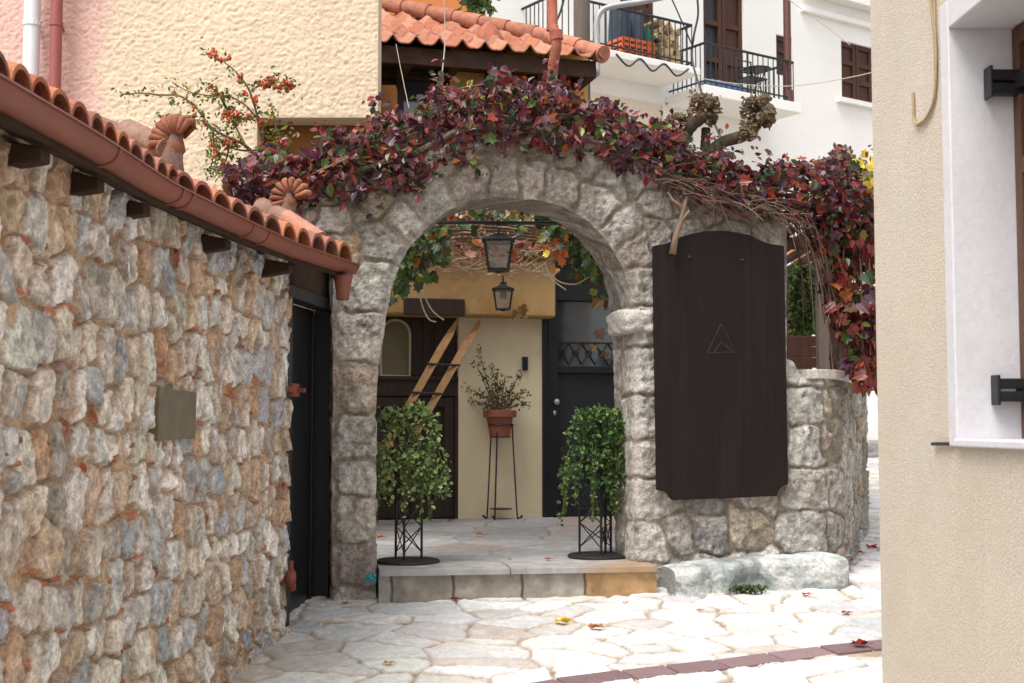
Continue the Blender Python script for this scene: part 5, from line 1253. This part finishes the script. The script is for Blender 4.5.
leaves(mb, cloud(230, 420, 575, 192, 232, 8.9, 10.4, 3), .065, GV, 3, grape=True, spread=.9); leaves(mb, cloud(520, 415, 600, 192, 238, 8.9, 10.4, 33), .036, [((.72, .55, .50), 5), ((.7, .62, .55), 3), (PINK, 2), (GREEN, 2)], 3, spread=.9, aim=(0, -.5, .8))  # tiny pale pink leaves: sunlight on the vine put into their colour
leaves(mb, np.array([at(606, 352, 8.75), at(598, 330, 8.7), at(612, 326, 8.72), at(590, 318, 8.8), at(600, 300, 8.8), at(609, 302, 8.8), at(594, 345, 8.8), at(521, 306, 9.5), at(524, 318, 9.5), at(518, 312, 9.5)]), .075, [(BROWN, 2), ((.22, .12, .03), 3)], 6, grape=True, spread=.35, droop=1.2)
cq = random.Random(55); leaves(mb, np.array([(cq.uniform(-1.5, 1.25), cq.uniform(8.7, 11.2), EZ + 1.86 + cq.uniform(-.08, .12)) for _ in range(260)]), .10, GV, 77, grape=True, aim=(0, 0, 1), spread=.5, droop=0)  # unseen overhead leaf canopy, added to shade the courtyard
mb.build('leaves', M['leafgreen'], iv)
mb = MB(); leaves(mb, cloud(420, 440, 560, 204, 262, 9.3, 11.2, 5, lambda x, y, r: y < 268 - abs(x - 490) * .35), .075, OV, 5, grape=True, spread=.9); leaves(mb, cloud(7, 545, 568, 250, 270, 8.8, 9.0, 9), .06, [(ORANGE, 4), (YELLOW, 1)], 7, grape=True, spread=.4)
lab(mb.build('leaves', M['leafred'], iv), 'orange and pinkish autumn leaves')
mb = MB()
for k in range(230):
    x = vr.uniform(430, 555); y = vr.uniform(218, 274); Y = vr.uniform(9.0, 10.2); L_ = vr.uniform(10, 34); a = vr.uniform(-.5, .5)
    mb.tube(smooth_pts([at(x + L_ * (t - .5), y + L_ * a * (t - .5) + 7 * math.sin(t * 3 + k) * vr.uniform(.3, 1), Y + .1 * t) for t in (0, .33, .66, 1)], 10), [.005, .003], 4, np.array((.46, .33, .22)) * vr.uniform(.5, 1.4))
for k in range(5): mb.tube(smooth_pts([at(395 + 2 * k, 230, 9), at(450, 222 + 4 * k, 9.1), at(520, 226 + 3 * k, 9.3), at(600, 236 + 4 * k, 9.3)], 30), .011, 6, (.16, .11, .08))
for k, q in enumerate(([(418, 270), (421, 300), (428, 318), (436, 322)], [(424, 268), (424, 292), (432, 310), (444, 320)], [(548, 272), (560, 282), (576, 284), (590, 276)], [(545, 262), (551, 278), (566, 290)])): mb.tube(smooth_pts([at(x, y, 9.2) for x, y in q], 16), .005, 5, (.5, .42, .3))
mb.build('twigs', M['twig'], iv)
mb = MB(); mb.tube([at(380, 222.5, 8.35), at(487, 222.5, 8.35), at(600, 224, 8.35)], .012, 8); tag(mb.build('iron_bar', M['iron']), 'black iron bar spanning the arch above the lantern', 'bar')
def lantern(name, label, c, w, h, bracket):
    t = thing(name, label, 'lantern', c); c = np.array(c); sq = [(-1, -1), (1, -1), (1, 1), (-1, 1)]
    def frus(mb, w0, w1, z0, z1):
        V = [c + (x * w0, y * w0, z0) for x, y in sq] + [c + (x * w1, y * w1, z1) for x, y in sq]
        mb.add(V, [(3, 2, 1, 0), (4, 5, 6, 7)] + [(i, (i + 1) % 4, 4 + (i + 1) % 4, 4 + i) for i in range(4)])
    wb_, wt_ = w * .33, w * .48; mb = MB(); frus(mb, wb_ * .96, wt_ * .96, .025 * h, .97 * h); mb.build('glass_panes', M['lampglass'], t)
    mb = MB()
    for x, y in sq: mb.tube([c + (x * wb_, y * wb_, 0), c + (x * wt_, y * wt_, h)], .05 * w, 6)
    for z, ww in ((0, wb_), (h, wt_)):
        for i in range(4): a = np.array(sq[i] + (0,)) * ww + (0, 0, z); b = np.array(sq[(i + 1) % 4] + (0,)) * ww + (0, 0, z); mb.tube([c + a, c + b], .05 * w, 6)
    frus(mb, wb_ * 1.05, wb_ * .8, -.05 * h, -.001); frus(mb, wb_ * .2, wb_ * .5, -.12 * h, -.051 * h); mb.build('frame', M['iron'], t)
    mb = MB(); frus(mb, wt_ * 1.2, wt_ * .45, h * 1.02, h * 1.2); frus(mb, wt_ * .5, wt_ * .3, h * 1.201, h * 1.28); mb.blob(c + (0, 0, h * 1.31), .05 * w, n=8, m=6, noise=0); mb.build('cap', M['iron'], t)
    mb = MB()
    if bracket is None:
        for k in range(5):
            z = h * 1.36 + k * .028; mb.tube([c + (.010 * math.cos(u) * (k % 2), .010 * math.cos(u) * ((k + 1) % 2), z + .018 * math.sin(u)) for u in np.linspace(0, 6.28, 10)], .003, 5)
        mb.build('chain', M['iron'], t)
    else:
        mb.tube(smooth_pts([c + (0, 0, h * 1.3), c + (0, 0, h * 1.6), c + (0, .08, h * 1.75), c + (0, bracket, h * 1.5), c + (0, bracket, h * 1.0)], 20), .010, 6); mb.box(c[0] - .03, c[0] + .03, c[1] + bracket - .005, c[1] + bracket + .03, c[2] + h * .8, c[2] + h * 1.7); mb.build('bracket', M['iron'], t)
lantern('hanging_lantern', 'large black lantern with glass panes hanging in the middle of the arch', at(498.5, 270, 8.35), .185, .185, None)
lantern('wall_lantern', 'smaller grey black lantern fixed to the ochre wall below the twigs', at(503, 309, 11.15), .17, .165, .42)

# skis
sk = thing('ski_ladder', 'two old wooden skis joined by rungs leaning before the brown door', 'skis', floorpt(372, 519))
def skp(px, py): # leaning plane
    zz = EZ + (425 - py) / F * 11.4; h = .12 + max(0, (zb - .0 - zz)) * .22 + .18; a, z_ = fu(px, py, h); return FP.pt(a, z_, h)
SKQ = {}
for nm, (x1, y1, x0, y0) in {'a': (457.5, 320, 357, 497), 'b': (480.5, 319, 382, 492)}.items():
    mb = MB(); V = []; n = 26; th = .014
    for k in range(n + 1):
        t = k / n; p = skp(x1 + (x0 - x1) * t, y1 + (y0 - y1) * t); w_ = .074 * min(1, (t / .12) ** .5 if t > 0 else .05) * (1 - .12 * math.sin(t * math.pi)); curl = .10 * max(0, 1 - t / .12) ** 2
        for (sx, dy) in ((-1, 0), (1, 0), (1, th), (-1, th)): V.append(p + np.array([sx * w_ * .86, 0, sx * w_ * .49]) + np.array([0, -curl + dy, 0]))
    mb.add(V, [(4 * k + i, 4 * k + (i + 1) % 4, 4 * k + 4 + (i + 1) % 4, 4 * k + 4 + i) for k in range(n) for i in range(4)] + [(0, 1, 2, 3), (4 * n + 3, 4 * n + 2, 4 * n + 1, 4 * n)]); mb.build('ski', M['skiwood'], sk, bevel=.003)
for y in (364, 392.5, 424, 456):
    def X_(nm): x1, y1, x0, y0 = {'a': (457.5, 320, 357, 497), 'b': (480.5, 319, 382, 492)}[nm]; return x1 + (x0 - x1) * (y - y1) / (y0 - y1)
    mb = MB(); mb.tube([skp(X_('a') - 5, y) - (0, .012, 0), skp(X_('b') + 5, y + 1.5) - (0, .012, 0)], .011, 8); mb.build('rung', M['iron'], sk)

# tripod stand with pot
tp = floorpt(501, 517.5); tp[1] -= .16
ts_ = thing('plant_stand', 'tall thin three legged iron plant stand against the cream wall', 'plant stand', tp); zp = at(500, 437, tp[1])[2]
for k, (fx, fy, tx_, ty_) in enumerate(((-.13, .02, -.085, 0), (-.055, -.11, -.03, -.085), (.155, -.02, .10, .0))):
    mb = MB(); f_ = tp + (fx, fy, 0); mb.tube(smooth_pts([f_ + (fx * .18, 0, .018), f_ + (fx * .05, 0, .012), f_ + (-fx * .06, 0, .05), tp + (tx_, ty_, zp - PZ + .12)], 20), .0075, 6); mb.blob(f_ + (fx * .2, 0, .022), .013, n=7, m=5, noise=0); mb.build('leg', M['iron'], ts_, smooth=True)
mb = MB(); mb.lathe(tp + (0, 0, .085), [(.10, 0), (.105, .008)], 20); mb.build('lower_shelf', M['iron'], ts_)
mb = MB(); mb.tube([tp + (.115 * math.cos(u), .115 * math.sin(u), zp - PZ + .11) for u in np.linspace(0, 2 * math.pi, 25)], .007, 6, cap=False); mb.tube([tp + (.085 * math.cos(u), .085 * math.sin(u), zp - PZ - .0) for u in np.linspace(0, 2 * math.pi, 25)], .006, 6, cap=False); mb.build('ring', M['iron'], ts_)
pc = tp + (-.01, 0, zp - PZ + .005)
pp = thing('potted_shrub', 'straggly shrub in a terracotta pot on the tall iron stand', 'potted plant', pc)
mb = MB(); mb.lathe(pc, [(.088, 0), (.092, .012), (.118, .17), (.142, .172), (.150, .178), (.152, .232), (.146, .236), (.134, .234), (.128, .20), (.02, .198)], 28); mb.build('pot', M['pot'], pp, smooth=True, autos=.6)
mb = MB(); mb.lathe(pc + (0, 0, .195), [(.125, 0), (.123, .012), (.05, .02)], 20); mb.build('soil', M['soil'], pp, smooth=True)
mb = MB(); lp = []; sr_ = random.Random(31)
tips = [(478, 348), (475, 362), (521, 372), (527, 392), (466, 388), (505, 377), (492, 366), (499, 385), (514, 384), (484, 378), (472, 402), (528, 405), (519, 398), (489, 392), (508, 395), (497, 372), (480, 395), (512, 405), (484, 408)]
for k, (x, y) in enumerate(tips):
    e_ = at(x, y, tp[1] + sr_.uniform(-.14, .12)); b_ = pc + (sr_.uniform(-.05, .05), sr_.uniform(-.04, .04), .21); m_ = (e_ + b_) / 2 + (0, 0, .04); m_[0] = b_[0] * .45 + e_[0] * .55; V = smooth_pts([b_, m_, e_], 16); mb.tube(V, [.006, .0025], 5, (.16, .09, .06))
    for i, p in enumerate(V):
        if i > 4:
            for _ in range(3): lp.append(p + np.array([sr_.gauss(0, .018) for _ in range(3)]))
mb.build('stem', M['twig'], pp); mb = MB(); leaves(mb, np.array(lp), .033, [(DGREEN, 5), (GREEN, 2), ((.13, .12, .05), 2), ((.28, .17, .09), 1.2)], 12, spread=1, droop=-.2, wid=.4); mb.build('leaves', M['leafgreen'], pp)

# ivy planters
def rack(cx, cy, rods, r, label, gx0, gx1, gy0, gy1, lab2, seed, pal, nleaf, even, sz):
    b = floorpt(cx, cy); t = thing('planter_rack', label, 'plant stand', b, 'iron racks carrying ivy at the gateway')
    mb = MB(); mb.lathe(b, [(r, 0.0), (r * 1.0, .014), (r * .95, .02), (r * .3, .022)], 32); mb.build('base_plate', M['iron'], t, bevel=.002)
    zt_ = at(cx, gy0 + 62, b[1])[2]; R_ = []
    for k, x in enumerate(rods):
        X = at(x, cy, b[1])[0]; Yk = b[1] + (.05, -.07, .05, .09)[k]; R_.append((X, Yk)); mb = MB(); mb.tube([(X, Yk, PZ + .015), (X, Yk, zt_)], .0085, 6); mb.build('rod', M['iron'], t)
    mb = MB(); zl = [PZ + .06 + .155 * i for i in range(5)]
    for i in range(len(rods)):
        a, c_ = R_[i], R_[(i + 1) % len(rods)]
        for z0_, z1_ in zip(zl[:-1], zl[1:]): mb.tube([(*a, z0_), (*c_, z1_)], .004, 5); mb.tube([(*c_, z0_), (*a, z1_)], .004, 5)
    mb.build('bracing', M['iron'], t)
    bx0 = R_[0][0] - .03; bx1 = max(q[0] for q in R_) + .03; ivt = thing('potted_ivy', lab2, 'potted plant', ((bx0 + bx1) / 2, b[1], zt_), 'ivy planters at the gateway'); mb = MB(); mb.box(bx0, bx1, b[1] - .06, b[1] + .13, zt_ + .002, zt_ + .13); mb.build('pot', M['soil'], ivt, bevel=.01)
    q = random.Random(seed); P = []; cl = [(q.uniform(-1, 1), q.uniform(-1, 1), q.uniform(-1, 1)) for _ in range(60)]
    wx = (gx1 - gx0) / 2; mx = (gx0 + gx1) / 2; wy = (gy1 - gy0) / 2; my = (gy0 + gy1) / 2
    while len(P) < nleaf:
        c_ = cl[q.randrange(60)]; u, v, w = c_[0] * 1.1 + q.gauss(0, .13), c_[1] + q.gauss(0, .11), c_[2] + q.gauss(0, .2)
        if q.random() < even: u, v, w = q.uniform(-1, 1), q.uniform(-1, .9), q.uniform(-1, .6)
        rr = abs(u) ** 2.2 + abs(w) ** 2.6 + (abs(v) ** 4 * .55 if v < 0 else 0)
        u += .12 * math.sin(v * 4 + seed); lim = 1.0 if v < .05 else 1.0 - .72 * (v - .05)           # narrower towards the trailing ends
        if abs(v) > 1.05 or rr > lim: continue
        if v > .3 and q.random() < .55 * v: continue
        P.append(at(mx + u * wx, my + v * wy - 4 * (1 - abs(u)) * (v < -.6), b[1] + w * wx * b[1] / F * .9))
    P = np.array(P); mb = MB(); leaves(mb, P, sz, pal, seed, aim=(0, -.7, .6), spread=.85, droop=.6, wid=.7, cjit=.4); mb.build('foliage', M['leafgreen'], ivt)
    mb = MB(); Lp = []
    for k in range(34):
        u = q.uniform(-1, 1); x = mx + u * wx; y0_ = my + q.uniform(-.2, .4) * wy; V = smooth_pts([at(x, y0_, b[1] - .1), at(x + u * 6, y0_ + 18, b[1] - .14), at(x + u * 9 + q.uniform(-4, 4), y0_ + q.uniform(30, 62), b[1] - .12)], 14); mb.tube(V, .002, 4, (.14, .12, .05))
        for p in V[3:]:
            for _ in range(2): Lp.append(p + np.array([q.gauss(0, .010) for _ in range(3)]))
    mb.build('trailing_stems', M['twig'], ivt); mb = MB(); leaves(mb, np.array(Lp), .028, pal, seed + 5, aim=(0, -.9, .3), spread=.6, wid=.8); mb.build('trailing_leaves', M['leafgreen'], ivt)
IV = [((.10, .17, .04), 5), ((.17, .26, .075), 4), ((.28, .34, .13), 3), ((.025, .05, .012), 3), ((.30, .32, .13), .7)]
IV2 = [((.04, .095, .02), 5), ((.075, .15, .028), 4), ((.13, .21, .05), 1.2), ((.02, .045, .01), 3), ((.22, .26, .07), .4)]
rack(408, 562.5, (395, 405, 421), .195, 'iron rack on a round plate at the left side of the gateway step', 375, 439, 405, 492, 'trailing variegated ivy planter at the left side of the gateway', 41, IV, 1650, .10, .034)
rack(599, 557, (580, 600.5, 606, 612), .20, 'iron rack on a round plate at the right side of the gateway step', 564, 632, 411, 490, 'dense green ivy planter at the right side of the gateway', 42, IV2, 1800, .12, .032)

# ================================================================== fallen leaves and litter
FL = [(561, 626, YELLOW, .09, 'yellow fallen leaf on the pale paving below the step', 0), (596, 632, (.36, .16, .07), .085, 'orange brown curled fallen leaf beside the yellow one', 0), (455, 603, (.22, .03, .02), .055, 'dark red fallen leaf at the foot of the step', 0),
      (859, 649, (.22, .015, .015), .085, 'big dark red leaf on the purple paver band', 0), (806, 598, (.5, .06, .04), .05, 'bright red small leaf on the paving in front of the plinth', 0), (846, 617, (.28, .05, .04), .05, 'narrow red leaf on the paving between plinth and paver band', 0),
      (857, 556, (.5, .07, .05), .07, 'red leaf at the bend of the low wall, nearer of the pair', 0), (872, 551, (.42, .04, .03), .09, 'red leaf at the bend of the low wall, by the beige house', 0), (846, 574, (.45, .08, .05), .06, 'red leaf beside the right end of the plinth', 0), (835, 585, (.16, .12, .08), .07, 'brown leaf on the paving at the right end of the plinth', 0),
      (479, 536, (.5, .17, .09), .075, 'orange leaf in the middle of the courtyard floor', 1), (451, 522, (.34, .10, .05), .06, 'rust coloured leaf on the courtyard floor by the brown door', 1), (548, 561, (.3, .09, .05), .045, 'tiny brown leaf near the front of the step slab', 1), (380, 539, (.45, .15, .06), .07, 'orange leaf on the courtyard floor behind the left rack', 1),
      (388, 668, (.42, .27, .08), .05, 'ochre leaf scrap on the paving near the bottom edge', 0), (700, 614, (.4, .12, .09), .035, 'tiny red leaf on the paving in front of the board', 0), (345, 607, (.5, .28, .04), .05, 'yellow leaf wedged at the foot of the left pier', 0), (625, 606, (.4, .2, .16), .03, 'tiny pink leaf on the paving under the step', 0)]
for k, (x, y, c_, s_, label, fl) in enumerate(FL):
    p = floorpt(x, y) if fl else ground(x, y); p[2] += .016 if not fl else .006
    mb = MB(); rs = np.random.RandomState(k); n = 9; V = [(0, 0, .01)]
    for i in range(14):
        a = 2 * math.pi * i / 14; r = s_ * .5 * (1 if i % 2 else .62) * (1 + rs.uniform(-.15, .15)); V.append((math.cos(a) * r * 1.2, math.sin(a) * r, .022 * abs(math.sin(a * 1.5 + k)) * s_ / .06))
    Vn = np.array(V) + p; cc = np.array(c_)[None] * (1 + rs.uniform(-.25, .25, (15, 1)))
    mb.add(Vn, [(0, 1 + i, 1 + (i + 1) % 14) for i in range(14)], np.clip(cc, 0.003, .9)); mb.tube([p + (s_ * .5, 0, .008), p + (s_ * .85, s_ * .1, .012)], .0018, 4, c_)
    tag(mb.build('fallen_leaf', M['leafdead']), label, 'leaf', 'fallen leaves on the ground')
mb = MB(); p = at(371, 578, 7.52); rs = np.random.RandomState(1)
U, W = np.meshgrid(np.linspace(-1, 1, 12), np.linspace(-1, 1, 10), indexing='ij'); V = np.stack([p[0] + U * .030, p[1] - .01 + .03 * fbm(U * 2, W * 2, 3, 5), p[2] + W * .018 + .03 * fbm(U * 2 + 5, W * 2, 3, 7)], -1); mb.add(V.reshape(-1, 3), gridF(12, 10), (.02, .3, .33)); tag(mb.build('foil_scrap', M['foil'], solid=.002), 'crumpled teal wrapper tucked against the left pier', 'wrapper')
# ================================================================== camera, light
cam = bpy.data.cameras.new('camera'); co = bpy.data.objects.new('camera', cam); COL.objects.link(co)
co.location = (0, 0, EZ); co.rotation_euler = (math.pi / 2 + PITCH, 0, 0)
cam.sensor_width = 36; cam.lens = F / 1024 * 36; cam.clip_end = 1000; cam.clip_start = .05
cam.dof.use_dof = True; cam.dof.focus_distance = 8.0; cam.dof.aperture_fstop = 8.0
C.camera = co
w = bpy.data.worlds.new('World'); C.world = w; w.use_nodes = True; nt = w.node_tree
bg = nt.nodes['Background']; sky = nt.nodes.new('ShaderNodeTexSky'); sky.sky_type = 'NISHITA'; sky.sun_disc = False
SUN_AZ, SUN_EL = math.radians(218), math.radians(60)      # azimuth clockwise from +Y
sky.sun_elevation = SUN_EL; sky.sun_rotation = SUN_AZ; sky.air_density = 1.0; sky.dust_density = 3.0; sky.ozone_density = 1.0
hs_ = nt.nodes.new('ShaderNodeHueSaturation'); hs_.inputs['Saturation'].default_value = .12
nt.links.new(sky.outputs[0], hs_.inputs['Color']); nt.links.new(hs_.outputs[0], bg.inputs['Color']); bg.inputs['Strength'].default_value = .14
sl_ = bpy.data.lights.new('sun', 'SUN'); sl_.energy = 1.35; sl_.angle = math.radians(28); sl_.color = (1, .95, .87)
so = bpy.data.objects.new('sun', sl_); COL.objects.link(so); so.location = (0, -5, 12)
dv = Vector((math.sin(SUN_AZ) * math.cos(SUN_EL), math.cos(SUN_AZ) * math.cos(SUN_EL), math.sin(SUN_EL)))
so.rotation_euler = dv.to_track_quat('Z', 'Y').to_euler()
C.view_settings.view_transform = 'Standard'; C.view_settings.look = 'None'; C.view_settings.gamma = 1; C.view_settings.exposure = 1.0
C.render.engine = 'CYCLES'
C.cycles.max_bounces = 6; C.cycles.diffuse_bounces = 4; C.cycles.transparent_max_bounces = 4; C.cycles.use_denoising = True
C.render.resolution_x = 1024; C.render.resolution_y = 683
